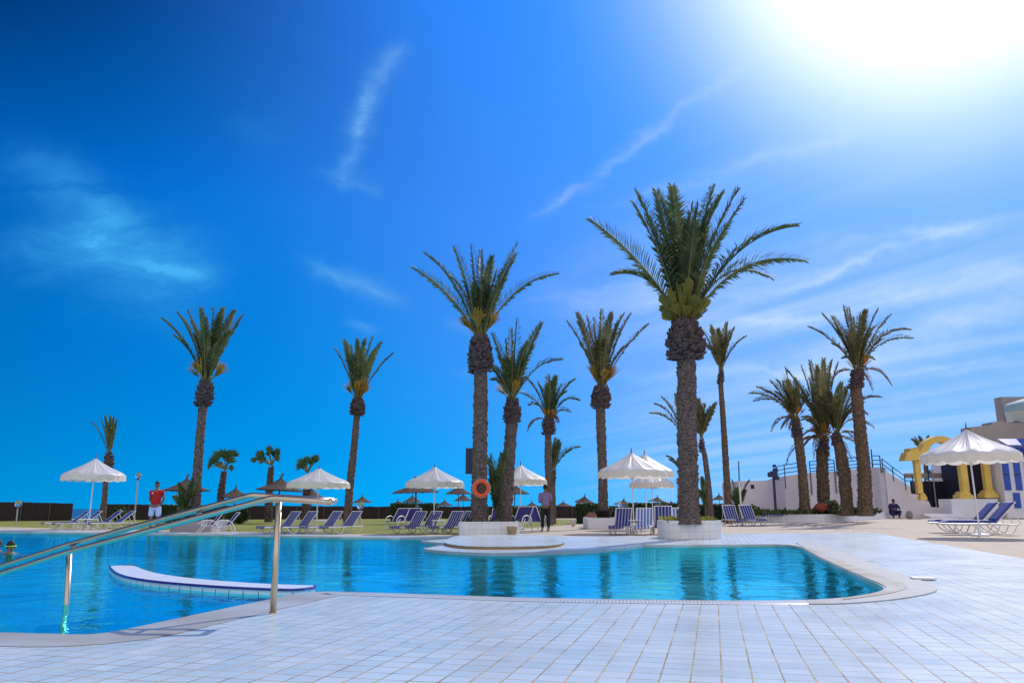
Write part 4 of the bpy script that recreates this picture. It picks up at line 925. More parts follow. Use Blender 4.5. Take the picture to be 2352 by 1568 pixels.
# fan palms
def fan_palm(label, pts, Y, base, leaves, seed):
    rr = random.Random(seed); W = trunk_path(pts, Y, terr(Y)); root = empty('fan_palm', tuple(W[0][0])); tag(root, label, 'palm tree', 'small fan palms behind the handrail'); org = Vector(root.location)
    tm = MB(); dense = []
    for (p, r), (q, s) in zip(W, W[1:]):
        for i in range(24): f = i / 24; dense.append((p.lerp(q, f) - org, r + (s - r) * f))
    dense.append((W[-1][0] - org, W[-1][1]))
    tm.tube([d[0] for d in dense], [d[1] * (0.9 + 0.2 * (i % 2)) for i, d in enumerate(dense)], 12)
    for c, r in dense:
        for _ in range(4):
            a = rr.uniform(0, 2 * pi); o = Vector((cos(a), sin(a), 0)); t = Vector((-sin(a), cos(a), 0)); s = r * 0.35; b = c + o * r * 0.85
            tm.add([b - t * s, b + t * s, b + o * s * 1.3 + Vector((0, 0, s * 1.6))], [(0, 1, 2)])
    tm.build('trunk', m_boot, root)
    bc = at(base[0], base[1], Y) - org; leaf, st = MB(), MB()
    for lf in leaves:
        x, y, R = lf[:3]
        c = (at(x, y, Y) - org).lerp(bc, 0.12); c.y += rr.uniform(-0.4, 0.4); R = 1.5 * R * S(x, y, Y)
        d = (c - bc).normalized(); st.tube([bc, bc.lerp(c, 0.55) + Vector((0, 0, 0.05)), c], [0.05, 0.04, 0.03], 5, cap=False)
        nrm = Vector((rr.uniform(-0.8, 0.8), -1, rr.uniform(-0.3, 0.6))).normalized()
        u = d - nrm * d.dot(nrm); u.normalize(); v = nrm.cross(u); k = 15
        for i in range(k):
            a = (i / (k - 1) - 0.5) * 2 * 0.95; dd = u * cos(a) + v * sin(a); tt = (u * -sin(a) + v * cos(a))
            L = R * (1.0 - 0.25 * abs(a) / 0.95) * rr.uniform(0.85, 1.12); w = R * 0.045
            m_ = c + dd * L * 0.6; e = c + dd * L + Vector((0, 0, -0.2 * L * rr.uniform(0.0, 0.9)))
            leaf.add([c, m_ - tt * w + nrm * w * 0.3, e, m_ + tt * w + nrm * w * 0.3], [(0, 1, 2), (0, 2, 3)])
    cr = leaf.build('crown', m_fan, root, fix=False); st.build('leaf_stalks', m_stalk, cr, fix=False)
fan_palm('small fan palm immediately right of the full-crowned left palm', [(506, 1195, 19), (507, 1141, 17), (515, 1082, 13)], 52, (518, 1078), [(520, 1058, 20), (528, 1062, 17), (505, 1052, 20), (492, 1058, 17), (482, 1068, 15), (500, 1070, 15), (532, 1045, 17), (514, 1048, 20), (524, 1040, 14), (528, 1074, 11), (488, 1062, 14)], 41)
fan_palm('small fan palm behind the middle of the handrail', [(617, 1195, 19), (618, 1130, 17), (623, 1072, 13)], 52, (624, 1068), [(628, 1048, 20), (634, 1042, 17), (618, 1044, 17), (604, 1050, 18), (596, 1044, 15), (610, 1058, 14), (636, 1055, 14), (592, 1056, 12), (622, 1036, 15)], 42)
fan_palm('small fan palm rising behind the second white parasol', [(703, 1195, 20), (704, 1130, 18), (706, 1092, 14)], 52, (706, 1086), [(694, 1066, 17), (704, 1062, 18), (712, 1066, 17), (722, 1058, 16), (688, 1072, 14), (728, 1052, 12), (700, 1074, 14)], 43)
# ================================================================ PARASOLS AND THATCHED UMBRELLAS
m_canvas = mat('parasol_canvas', (0.80, 0.80, 0.80), 0.42, noise=0.04, nscale=2, trans=0.34, bump=0.10, bscale=5)
m_val = mat('parasol_valance', (0.84, 0.80, 0.70), 0.7, noise=0.04, trans=0.45)
m_pole = mat('white_pole', (0.72, 0.73, 0.72), 0.35)
m_metal_d = mat('finial_metal', (0.12, 0.12, 0.14), 0.4, metal=0.5)
def make_parasol():
    r = empty('parasol', (0, 0, 0)); R = 1.25; zr = 2.12; n = 144
    prof = [(0.02, 0.72), (0.07, 0.66), (0.16, 0.58), (0.30, 0.475), (0.48, 0.355), (0.66, 0.245), (0.84, 0.145), (0.95, 0.075), (1.0, 0.03), (1.005, 0.0)]
    prof = [(a * R, zr + b) for a, b in prof]
    def fn(i, k, a, rr, z):
        f = rr / R; fold = sin(a * 12) * 0.018 * f + 0.034 * mnoise.noise(Vector((cos(a) * 5, sin(a) * 5, 1.5 + 0.5 * i))) * f + 0.02 * sin(a * 31 + 2 * sin(a * 3)) * (1 - f) * f * 2
        return rr, z + fold * (1 if i < 8 else 0.35)
    c = MB().lathe(prof, n, fn=fn).build('canopy', m_canvas, r, smooth=True, fix=False)
    mb = MB(); vs = []; fs = []; K = 18
    for k in range(n * 2):
        a = 2 * pi * k / (n * 2); sc_ = abs(sin(a * K / 2)); rr = R * 1.008 + 0.012 * sin(a * 23) + 0.01 * sin(a * 9 + 1)
        for j, z in enumerate((zr + 0.01, zr - 0.09, zr - 0.15 - 0.06 * sc_ ** 0.5)): vs.append(((rr + 0.008 * j) * cos(a), (rr + 0.008 * j) * sin(a), z))
    m = n * 2
    for k in range(m):
        for j in range(2): fs.append((3 * k + j, 3 * ((k + 1) % m) + j, 3 * ((k + 1) % m) + j + 1, 3 * k + j + 1))
    MB().add(vs, fs).build('valance', m_val, c, smooth=True, fix=False)
    for i in range(8):
        a = 2 * pi * i / 8 + 0.2
        MB().tube([(0.03, 0, zr - 0.28), (0.55 * cos(a), 0.55 * sin(a), zr + 0.26)], 0.009, 4).tube([(0.05 * cos(a), 0.05 * sin(a), zr + 0.62), (1.22 * cos(a), 1.22 * sin(a), zr + 0.0)], 0.010, 4).build('rib', m_pole, r)
    MB().tube([(0, 0, 0.0), (0, 0, zr + 0.7)], 0.024, 10).build('pole', m_pole, r)
    MB().lathe([(0.055, zr + 0.66), (0.035, zr + 0.72), (0.022, zr + 0.78), (0.016, zr + 0.84), (0.003, zr + 0.92)], 10).build('finial', m_metal_d, r)
    MB().lathe([(0.001, 0.0), (0.24, 0.0), (0.24, 0.05), (0.05, 0.07), (0.035, 0.25), (0.03, 0.25)], 20).build('base', m_pole, r)
    return r
par0 = make_parasol(); used = [False]
ZR_BOT = 1.92
def parasol(label, x, yrim, w, Y, rz=0.0, tilt=0.0):
    o = par0 if not used[0] else copy_tree(par0); used[0] = True
    c = at(x, yrim, Y); sc = w * S(x, yrim, Y) / 2.54; o.location = (c.x, Y, 0); o.scale = (sc, sc, c.z / ZR_BOT * (1.0)); o.rotation_euler = (0, radians(tilt), rz)
    tag(o, label, 'parasol', 'white canvas parasols'); return o
parasol('leftmost white canvas parasol over four loungers', 214.5, 1104, 133, 35, 0.3)
parasol('white scalloped parasol just right of the handrail post', 731, 1121, 142, 30.5, 1.0)
parasol('white parasol over striped loungers left of the lifebuoy palm', 998, 1120, 134, 28.5, 2.1)
parasol('white parasol half hidden behind the lifebuoy palm pair', 1196, 1114, 120, 33, 0.7)
parasol('large white parasol in front of two others over striped loungers', 1452, 1097, 156, 28.5, 1.6)
parasol('white parasol directly behind the large one, its apex showing', 1482, 1097, 130, 32.5, 2.6)
parasol('flatter grey-white parasol lowest of the overlapping three', 1497, 1120, 102, 38, 0.1)
parasol('big glossy white parasol over navy loungers by the yellow arch', 2231, 1063, 207, 24.2, 0.5, tilt=-0.8)

m_thatch = mat('thatch', (0.040, 0.030, 0.027), 0.95, nscale=5, col2=(0.21, 0.165, 0.135), stretch=(6, 6, 1.2), bump=1.0, bscale=25, spec=0.1)
m_wood = mat('umbrella_wood', (0.16, 0.115, 0.075), 0.85, noise=0.3, nscale=5)
def make_thatch(seed):
    rr = random.Random(seed); r = empty('thatched_umbrella', (0, 0, 0)); R = 1.4; zr = 1.9; mb = MB()
    n = 48
    def layer(r0, z0, r1, z1, r2, z2):
        prof = [(r0, z0), ((r0 + r1) / 2, (z0 + z1) / 2 - 0.02), (r1, z1), (r2, z2), (r2 - 0.12, z2 - 0.02), (r0, z0 - 0.15)]
        mb.lathe(prof, n, fn=lambda i, k, a, q, z: (q * (1 + 0.02 * mnoise.noise(Vector((cos(a) * 7, sin(a) * 7, seed + i)))), z + 0.03 * mnoise.noise(Vector((cos(a) * 9, sin(a) * 9, i + seed)))))
        for i in range(300):
            a = rr.uniform(0, 2 * pi); q = r2 * rr.uniform(0.93, 1.0); L = rr.uniform(0.05, 0.14); t = Vector((-sin(a), cos(a), 0)) * 0.022; p = Vector((q * cos(a), q * sin(a), z2 + 0.02)); e = p + Vector((cos(a) * L * 0.5, sin(a) * L * 0.5, -L))
            mb.add([p - t, p + t, e], [(0, 1, 2)])
    layer(0.05, zr + 0.68, 0.45, zr + 0.42, 0.72, zr + 0.24)
    layer(0.5, zr + 0.38, 0.95, zr + 0.18, 1.4, zr + 0.0)
    th = mb.build('thatch', m_thatch, r)
    MB().tube([(0, 0, zr + 0.55), (0.01, 0, zr + 0.78), (0.04, 0, zr + 0.86), (0.1, 0, zr + 0.92), (0.12, 0, zr + 0.98)], [0.12, 0.06, 0.05, 0.075, 0.03], 8).build('top_knot', m_thatch, r)
    MB().tube([(0, 0, 0), (0.01, 0, zr * 0.5), (0, 0, zr + 0.3)], [0.06, 0.055, 0.05], 8).build('pole', m_wood, r)
    mb = MB()
    for i in range(8): a = 2 * pi * i / 8; mb.tube([(0.05 * cos(a), 0.05 * sin(a), zr + 0.55), (1.3 * cos(a), 1.3 * sin(a), zr - 0.0)], 0.02, 4)
    mb.build('rafters', m_wood, r)
    return r
thp = [make_thatch(1), make_thatch(2)]; thu = [False, False]; thi = 0
def thatch(label, x, yrim, w, yap, Y, tilt=0.0):
    global thi
    k = thi % 2; thi += 1
    o = thp[k] if not thu[k] else copy_tree(thp[k]); thu[k] = True
    z0 = terr(Y) if at(x, yrim, Y).x < 16 else 0.0
    c = at(x, yrim, Y); s = S(x, yrim, Y); sc = w * s / 2.8; o.location = (c.x, Y, z0)
    o.scale = (sc, sc, (c.z - z0) / 1.9); o.rotation_euler = (radians(tilt * 0.3), radians(tilt), (thi * 1.3) % 6)
    tag(o, label, 'beach umbrella', 'thatched beach umbrellas'); return o
for a in [
 ('thatched umbrella cut by the trunk of the left full-crowned palm', 427, 1126, 104, 1093, 48, 0),
 ('smaller thatched umbrella under the one beside the left palm', 432, 1150, 62, 1135, 74, 0),
 ('lowest thatched umbrella behind the two at the left palm', 442, 1161, 50, 1144, 92, 0),
 ('thatched umbrella just above the bend of the handrail', 540, 1141, 79, 1113, 57, 0),
 ('thatched umbrella right beside the second white parasol above the rail', 638, 1125, 105, 1088, 47, 3),
 ('thatched umbrella mostly behind the pole of the second parasol', 716, 1140, 50, 1124, 76, 0),
 ('thatched umbrella touching the right side of the lone upright palm', 832, 1153, 46, 1138, 92, 0),
 ('large thatched umbrella peeking out behind the third white parasol', 957, 1130, 108, 1092, 45, 2),
 ('thatched umbrella left of the lifebuoy palm, the higher of two', 1053, 1133, 60, 1119, 72, 0),
 ('thatched umbrella left of the lifebuoy palm, the lower of two', 1064, 1149, 44, 1136, 95, 0),
 ('small thatched umbrella below the third parasol rim above a hedge', 947, 1152, 47, 1137, 90, 0),
 ('tiny pale thatched umbrella left of the clipped hedge pair', 917, 1160, 42, 1146, 104, 4),
 ('tiny thatched umbrella right of the third parasol pole', 1021, 1160, 42, 1142, 106, 0),
 ('thatched umbrella behind the parasol between the planter palms', 1182, 1133, 70, 1114, 64, 0),
 ('very small thatched umbrella glimpsed between the two planter palms', 1143, 1152, 26, 1146, 112, 0),
 ('tiny thatched umbrella over the hedge left of the lilac-shirted man', 1222, 1162, 32, 1149, 118, 0),
 ('pointed thatched umbrella right of the lilac-shirted man', 1294, 1162, 42, 1147, 105, 0),
 ('tilted thatched umbrella above the hedge left of the golden-flowered palm', 1339, 1152, 45, 1139, 92, 9),
 ('thatched umbrella behind the low glass globe lamp', 1429, 1158, 46, 1141, 98, 6),
 ('small thatched umbrella behind the pole of the large parasol', 1463, 1160, 32, 1147, 118, 0),
 ('thatched umbrella under the flattest parasol above the hedge', 1507, 1151, 42, 1139, 102, -5),
 ('small thatched umbrella left of the thin dark lamp post', 1541, 1158, 30, 1142, 116, 0),
 ('small thatched umbrella at the left edge of the tallest trunk', 1563, 1158, 32, 1145, 122, 0),
 ('thatched umbrella between the two thin palms right of the tallest', 1652, 1147, 40, 1135, 100, 0)]:
    thatch(*a)

# ================================================================ LOUNGERS AND CHAIRS
def stripe_mat(name, c1, c2, pitch, duty, rough=0.7, trans=0.12):
    m = bpy.data.materials.new(name); m.use_nodes = True; t = m.node_tree; b = t.nodes['Principled BSDF']; b.inputs['Roughness'].default_value = rough
    tcn = t.nodes.new('ShaderNodeTexCoord'); sp = t.nodes.new('ShaderNodeSeparateXYZ'); t.links.new(tcn.outputs['Object'], sp.inputs[0])
    fr = _math(t, 'FRACT', _math(t, 'DIVIDE', _math(t, 'ADD', sp.outputs['Y'], 10.0 + pitch * duty * 0.5), pitch)); k = _math(t, 'LESS_THAN', fr, duty)
    mx = t.nodes.new('ShaderNodeMix'); mx.data_type = 'RGBA'; t.links.new(k, mx.inputs['Factor']); mx.inputs['A'].default_value = (*c2, 1); mx.inputs['B'].default_value = (*c1, 1)
    t.links.new(mx.outputs['Result'], b.inputs['Base Color'])
    tr = t.nodes.new('ShaderNodeBsdfTranslucent'); t.links.new(mx.outputs['Result'], tr.inputs[0]); ms = t.nodes.new('ShaderNodeMixShader'); ms.inputs[0].default_value = trans
    t.links.new(b.outputs[0], ms.inputs[1]); t.links.new(tr.outputs[0], ms.inputs[2]); t.links.new(ms.outputs[0], t.nodes['Material Output'].inputs[0]); return m
m_stripe = stripe_mat('navy_white_stripe', (0.016, 0.014, 0.13), (0.27, 0.30, 0.52), 0.116, 0.56)
m_stripe_l = stripe_mat('pale_stripe', (0.05, 0.12, 0.42), (0.66, 0.72, 0.86), 0.116, 0.45)
m_stripe_b = stripe_mat('bluish_stripe', (0.04, 0.055, 0.30), (0.11, 0.14, 0.42), 0.10, 0.5, 0.4)
m_cush = stripe_mat('navy_cushion', (0.030, 0.040, 0.24), (0.075, 0.09, 0.36), 0.05, 0.9, 0.55, 0.0)
m_plast = mat('white_plastic', (0.76, 0.75, 0.70), 0.38, noise=0.05, nscale=4)
m_plain = mat('plain_indigo', (0.028, 0.02, 0.17), 0.6, noise=0.08, nscale=3)

def make_lounger(stripe, cushion=False, back=56):
    """toe end towards -X, hinge at the origin"""
    r = empty('sun_lounger', (0, 0, 0)); zs = 0.31; Ls = 1.25; W = 0.31; ba = radians(back); Lb = 0.74
    bx, bz = Lb * cos(ba), Lb * sin(ba)
    fr = MB()
    for s in (-1, 1):
        fr.tube([(-Ls, s * W, zs - 0.03), (-0.6, s * W, zs - 0.04), (0, s * W, zs - 0.03), (0.52, s * W, zs - 0.05)], 0.022, 8)
    for x in (-Ls, 0.52): fr.tube([(x, -W, zs - 0.035), (x, W, zs - 0.035)], 0.022, 8)
    fr.box((-0.35, 0, zs - 0.05), (1.7, 0.56, 0.015)) if False else None
    frame = fr.build('frame', m_plast, r)
    for x0 in (-0.75, 0.22):
        for s in (-1, 1):
            y = s * (W + 0.0)
            pts = [(x0 - 0.30, y, zs - 0.05), (x0 - 0.20, y, zs - 0.19), (x0 - 0.10, y, 0.06), (x0 - 0.02, y, 0.025), (x0 + 0.10, y, 0.025), (x0 + 0.18, y, 0.07), (x0 + 0.23, y, 0.18), (x0 + 0.27, y, zs - 0.05)]
            MB().tube(pts, 0.017, 7).build('leg', m_plast, r)
    # rails of the raised back and its props
    bk = MB()
    for s in (-1, 1):
        bk.tube([(0, s * (W - 0.01), zs), (bx, s * (W - 0.01), zs + bz)], 0.018, 7)
        bk.tube([(bx * 0.78, s * (W - 0.03), zs + bz * 0.78), (bx * 0.78 + 0.20, s * (W - 0.03), zs - 0.04)], 0.014, 6)
    bk.tube([(bx, -W, zs + bz), (bx, W, zs + bz)], 0.024, 8)
    bk.build('back_frame', m_plast, r)
    th = 0.075 if cushion else 0.02
    m = m_cush if cushion else stripe
    def sling(x0, z0, x1, z1, name, sag):
        mb = MB(); N = 10; d = Vector((x1 - x0, 0, z1 - z0)); nn = Vector((-d.z, 0, d.x)).normalized(); w = W - (0.0 if cushion else 0.02); vs = []
        for i in range(N + 1):
            f = i / N; c = Vector((x0, 0, z0)) + d * f - nn * sag * sin(pi * f)
            e = 0.5 if cushion and i in (0, N) else 1
            for y, k in ((-w, 0), (w, 0), (w * 0.985, 1), (-w * 0.985, 1)): vs.append(c + Vector((0, y, 0)) + nn * (th * e * k))
        fs = [(4 * i + j, 4 * i + (j + 1) % 4, 4 * i + 4 + (j + 1) % 4, 4 * i + 4 + j) for i in range(N) for j in range(4)] + [(0, 1, 2, 3), (4 * N, 4 * N + 3, 4 * N + 2, 4 * N + 1)]
        return mb.add(vs, fs).build(name, m, r)
    sling(-Ls - 0.02, zs - 0.0, -0.01, zs - 0.0, 'seat', 0.0 if cushion else 0.02)
    sling(0.0, zs + 0.01, bx * 1.0, zs + bz * 1.0, 'backrest', 0.0 if cushion else 0.02)
    if not cushion:
        mb = MB()
        mb.box((-Ls - 0.035, 0, zs - 0.05), (0.012, 0.54, 0.08))
        mb.build('toe_flap', stripe, r)
    return r
LG = {'s': make_lounger(m_stripe), 'l': make_lounger(m_stripe, back=50), 'p': make_lounger(m_stripe_l), 'b': make_lounger(m_stripe_b, back=40), 'c': make_lounger(m_stripe, cushion=True, back=47)}
LU = {}
def lounger(kind, label, x, Y, head, sc=1.0, group='striped sun loungers'):
    o = LG[kind] if kind not in LU else copy_tree(LG[kind]); LU[kind] = 1
    o.location = (gx(x, Y), Y, 0); o.rotation_euler = (0, 0, radians(head)); o.scale = (sc, sc, sc)
    tag(o, label, 'sun lounger', group); return o
# heading 0: toe end points to the left of the picture
BG = 'blue loungers under the leftmost parasol'
lounger('b', 'blue lounger furthest left on the far pool side', 168, 36.2, 44, 0.97, BG)
lounger('b', 'blue lounger second from left, by the leftmost parasol pole', 195, 35.0, 44, 0.97, BG)
lounger('b', 'blue lounger just right of the leftmost parasol pole', 243, 36.2, 46, 0.97, BG)
lounger('b', 'blue lounger next to the tall glass globe lamp', 272, 35.0, 46, 0.97, BG)
lounger('l', 'navy striped lounger partly behind the handrail post', 657, 28.4, 53, 0.85)
lounger('l', 'navy striped lounger second right of the handrail post', 696, 28.4, 53, 0.85)
lounger('l', 'navy striped lounger beside the second parasol pole', 754, 28.4, 53, 0.85)
lounger('l', 'navy striped lounger nearest the lone upright palm', 799, 28.4, 53, 0.85)
lounger('l', 'navy striped lounger left of the third parasol pole', 951, 28.2, 58, 0.84)
lounger('l', 'navy striped lounger right of the third parasol pole', 987, 28.2, 58, 0.84)
lounger('l', 'navy striped lounger near the left end of the long planter', 1037, 28.2, 60, 0.84)
lounger('l', 'navy striped lounger cut off by the long low planter', 1069, 28.2, 60, 0.84)
lounger('s', 'navy striped lounger at the left pole of the large parasol', 1430, 26.8, 72, 0.90)
lounger('p', 'pale striped lounger between two navy ones under the parasols', 1480, 26.8, 76, 0.90)
lounger('s', 'navy striped lounger beside the tiled planter, higher backed', 1524, 27.2, 78, 0.97)
lounger('p', 'pale striped lounger half hidden by the tallest palm', 1556, 28.6, 80, 0.9)
lounger('s', 'striped lounger left of the thin white pole', 1682, 38.0, 94, 1.02)
lounger('s', 'striped lounger right of the thin white pole', 1722, 38.0, 98, 1.02)
RGp = 'navy cushioned loungers by the yellow arch'
lounger('c', 'navy cushioned lounger behind the other, near the big glossy parasol', 2250, 27.0, -14, 1.15, RGp)
lounger('c', 'nearest navy cushioned lounger under the big glossy parasol', 2284, 25.2, -14, 1.15, RGp)

def make_armchair(m):
    r = empty('garden_armchair', (0, 0, 0)); W = 0.27; zs = 0.31
    MB().bbox((-0.02, 0, zs), (0.5, 2 * W - 0.03, 0.02), 0.004).build('seat', m, r)
    mb = MB(); a = radians(52); L = 0.60; c = Vector((0.23 + L / 2 * cos(a), 0, zs + L / 2 * sin(a)))
    mb.box(c, (0.02, 2 * W - 0.03, L), rot=Matrix.Rotation(pi / 2 - a, 3, 'Y')); mb.build('backrest', m, r)
    for s in (-1, 1):
        y = s * (W + 0.01); MB().tube([(0.0, y, zs - 0.02), (0.23, y, zs), (0.23 + (L + .03) * cos(a), y, zs + (L + 0.03) * sin(a))], 0.017, 7).tube([(-0.27, y, zs), (0.0, y, zs - 0.02)], 0.017, 7).build('side_rail', m_plast, r)
        MB().tube([(0.50, y, 0.0), (0.42, y, 0.27), (0.30, y, 0.45), (0.10, y, 0.52), (-0.12, y, 0.48), (-0.24, y, 0.38), (-0.20, y, 0.27)], 0.02, 7).build('armrest', m_plast, r)
        MB().tube([(-0.02, y, 0.40), (-0.14, y, 0.22), (-0.30, y, 0.0)], 0.02, 7).build('leg', m_plast, r)
    MB().tube([(0.23 + (L + .03) * cos(a), -W, zs + (L + 0.03) * sin(a)), (0.23 + (L + .03) * cos(a), W, zs + (L + 0.03) * sin(a))], 0.017, 7).build('top_rail', m_plast, r)
    return r
m_stripe_c = stripe_mat('faint_stripe', (0.022, 0.018, 0.16), (0.12, 0.12, 0.36), 0.075, 0.72)
AG = {'i': make_armchair(m_stripe_c), 'p': make_armchair(m_plain)}; AU = {}
def armchair(kind, label, x, Y, head, sc=1.0):
    o = AG[kind] if kind not in AU else copy_tree(AG[kind]); AU[kind] = 1
    o.location = (gx(x, Y), Y, 0); o.rotation_euler = (0, 0, radians(head)); o.scale = (sc, sc, sc); tag(o, label, 'armchair', 'white framed garden armchairs'); return o
armchair('i', 'indigo armchair with white curved arms, left of the pair at grey planter', 472, 29.6, 32, 0.88)
armchair('i', 'indigo armchair with white curved arms, right of the pair at grey planter', 508, 28.8, 32, 0.90)
armchair('i', 'faintly striped armchair left of the third parasol loungers', 906, 33.5, 62, 1.05)
armchair('p', 'plain indigo armchair behind the third parasol loungers', 938, 34.5, 70, 1.05)
armchair('p', 'dark indigo armchair between the two planter palms', 1141, 33, 80, 1.05)
armchair('i', 'striped armchair right behind the long low planter', 1190, 30.5, 62, 1.12)
armchair('p', 'plain indigo armchair beside the lilac-shirted man', 1232, 30.8, 112, 1.12)

# small low table/footstool with striped top
e = empty('footstool', (gx(1775, 38.5), 38.5, 0), 0.1); tag(e, 'low footstool with striped cushion left of the long planter', 'footstool')
MB().bbox((0, 0, 0.46), (0.55, 0.86, 0.07), 0.02, 0).build('cushion', m_stripe, e)
for sx in (-1, 1):
    for sy in (-1, 1): MB().tube([(sx * 0.22, sy * 0.38, 0.42), (sx * 0.24, sy * 0.44, 0.3), (sx * 0.26, sy * 0.50, 0.0)], 0.025, 7).build('leg', m_plast, e)
e.rotation_euler = (0, 0, pi / 2 + 0.05)

def side_table(label, x, Y, sc=1.0):
    e = empty('side_table', (gx(x, Y), Y, 0), 0.2); tag(e, label, 'side table', 'white plastic side tables')
    MB().bbox((0, 0, 0.44), (0.42, 0.42, 0.035), 0.01).build('table_top', m_plast, e)
    for sx in (-1, 1):
        for sy in (-1, 1): MB().tube([(sx * 0.15, sy * 0.15, 0.42), (sx * 0.19, sy * 0.19, 0.0)], 0.018, 6).build('leg', m_plast, e)
    e.scale = (sc, sc, sc); return e
side_table('white side table between blue loungers under the leftmost parasol', 193, 34.2, 1.0)
side_table('white side table at the foot of the second parasol', 735, 28.8)
side_table('white side table under the third parasol', 1006, 27.8)
side_table('white side table under the large parasol', 1456, 27.0)

# ================================================================ HANDRAIL
m_steel = mat('brushed_steel', (0.60, 0.50, 0.36), 0.34, metal=1.0, noise=0.06, nscale=6, bump=0.03, bscale=60)
he = empty('pool_handrail', (P(627, 1408).x, P(627, 1408).y, 0)); tag(he, 'stainless steel double handrail sloping from deck down into the pool', 'handrail'); org = Vector(he.location)
HY = he.location.y
pA = [(768, 1150.5, HY + 0.06), (700, 1145.3, HY + 0.07), (577, 1137.2, HY + 0.12), (160, 1249.5, HY + 1.25), (0, 1300, HY + 1.7), (-220, 1369, HY + 2.3)]
pB = [(757, 1152.5, HY - 0.19), (700, 1148.3, HY - 0.18), (623, 1143.6, HY - 0.16), (160, 1265.8, HY + 1.0), (0, 1317.5, HY + 1.42), (-220, 1390, HY + 2.0)]
A3 = [at(*p) - org for p in pA]; B3 = [at(*p) - org for p in pB]
def rounded(pts, k=2, r=0.12):
    out = [pts[0]]
    for i in range(1, len(pts) - 1):
        a, b, c = pts[i - 1], pts[i], pts[i + 1]; d1 = (a - b); d2 = (c - b); l = min(r, d1.length * 0.4, d2.length * 0.4)
        p, q = b + d1.normalized() * l, b + d2.normalized() * l
        out += [bez(p, b, q, t / 4) for t in range(5)]
    out.append(pts[-1]); return out
RT = 0.0275
loop = rounded(list(reversed(A3)) + [B3[0].lerp(A3[0], 1.0) + Vector((0.02, -0.02, 0))][:0] + B3, r=0.07)
MB().tube(rounded(list(reversed(A3)), r=0.05), RT, 16).build('rail', m_steel, he, smooth=True)
MB().tube(rounded(B3, r=0.05), RT, 16).build('rail', m_steel, he, smooth=True)
MB().tube([A3[0] + Vector((0.0, 0.02, 0)), B3[0] + Vector((0, -0.02, 0))], RT, 16).build('end_bar', m_steel, he, smooth=True)
tp = at(640.5, 1146.5, HY) - org
MB().tube([(0, 0, 0), (tp.x, 0, tp.z - 0.01)], 0.028, 16).build('post', m_steel, he, smooth=True)
MB().lathe([(0.001, 0.0), (0.034, 0.0), (0.034, 0.008), (0.026, 0.012)], 20).build('base_flange', m_steel, he)
PY = HY + 1.12; t2 = at(160, 1258, PY) - org
MB().tube([(t2.x + 0.07, t2.y, -0.7), (t2.x, t2.y, t2.z - 0.01)], 0.026, 14).build('post', m_steel, he, smooth=True)
def brk(x, y0, y1, Ya, Yb): a = at(x, y0, Ya) - org; b = at(x + 12, y1, Yb) - org; MB().tube([a, b], 0.021, 10).build('cross_bar', m_steel, he, smooth=True)
brk(163, 1252, 1259, HY + 1.23, HY + 0.99); brk(452, 1176, 1183, HY + 0.46, HY + 0.27)
a = A3[1].lerp(A3[2], 0.5); b = B3[1].lerp(B3[2], 0.8); MB().tube([Vector((tp.x, a.y, a.z - 0.02)), Vector((tp.x, b.y, b.z - 0.02))], 0.02, 10).build('cross_bar', m_steel, he, smooth=True)

# ================================================================ LAMPS, POTS, SMALL THINGS
m_glass = bpy.data.materials.new('clear_globe'); m_glass.use_nodes = True; b_ = m_glass.node_tree.nodes['Principled BSDF']
b_.inputs['Transmission Weight'].default_value = 1.0; b_.inputs['Roughness'].default_value = 0.02; b_.inputs['IOR'].default_value = 1.42
m_lpost = mat('lamp_post_paint', (0.34, 0.40, 0.36), 0.4)
def globe_lamp(label, xb, xg, yg, rpx, Y):
    g = at(xg, yg, Y); e = empty('globe_lamp', (gx(xb, Y), Y, terr(Y))); tag(e, label, 'garden lamp', 'clear glass globe lamps'); o = Vector(e.location); r = rpx * S(xg, yg, Y); g = g - o
    MB().tube([(0, 0, 0), (g.x, 0, g.z - r * 0.9)], 0.035, 8).build('post', m_lpost, e)
    MB().lathe([(0.02, -0.1), (0.09, -0.02), (0.07, 0.02)], 12, (g.x, 0, g.z - r)).build('collar', m_metal_d, e)
    MB().sphere((g.x, 0, g.z), r, 24, 14).build('globe', m_glass, e, smooth=True)
    MB().sphere((g.x, 0, g.z - r * 0.35), r * 0.22, 8, 6).build('bulb', m_pole, e, smooth=True)
globe_lamp('low glass globe lamp on the lawn at the far left', 37, 42, 1156, 7.5, 44)
globe_lamp('tall glass globe lamp beside the man in red', 307, 318, 1091.5, 6.5, 38)
globe_lamp('low glass globe lamp right of the lone upright palm', 826, 828, 1160, 8.5, 44)
globe_lamp('glass globe lamp behind the loungers at the large parasol', 1424, 1424, 1157, 7.2, 33)
globe_lamp('thin dark lamp post with small globe left of the tallest trunk', 1560, 1556, 1103, 4, 40)

pe_ = empty('white_mast', (gx(1705, 38.4), 38.4, 0)); tag(pe_, 'thin bare white pole standing between two striped loungers', 'pole'); o = Vector(pe_.location); t = at(1698, 1105, 38.4) - o; t2_ = at(1696.5, 1059, 38.4) - o
MB().tube([(0, 0, 0), t], 0.045, 8).build('pole', m_pole, pe_); MB().tube([t, t2_], 0.032, 8).build('upper_pole', m_metal_d, pe_)

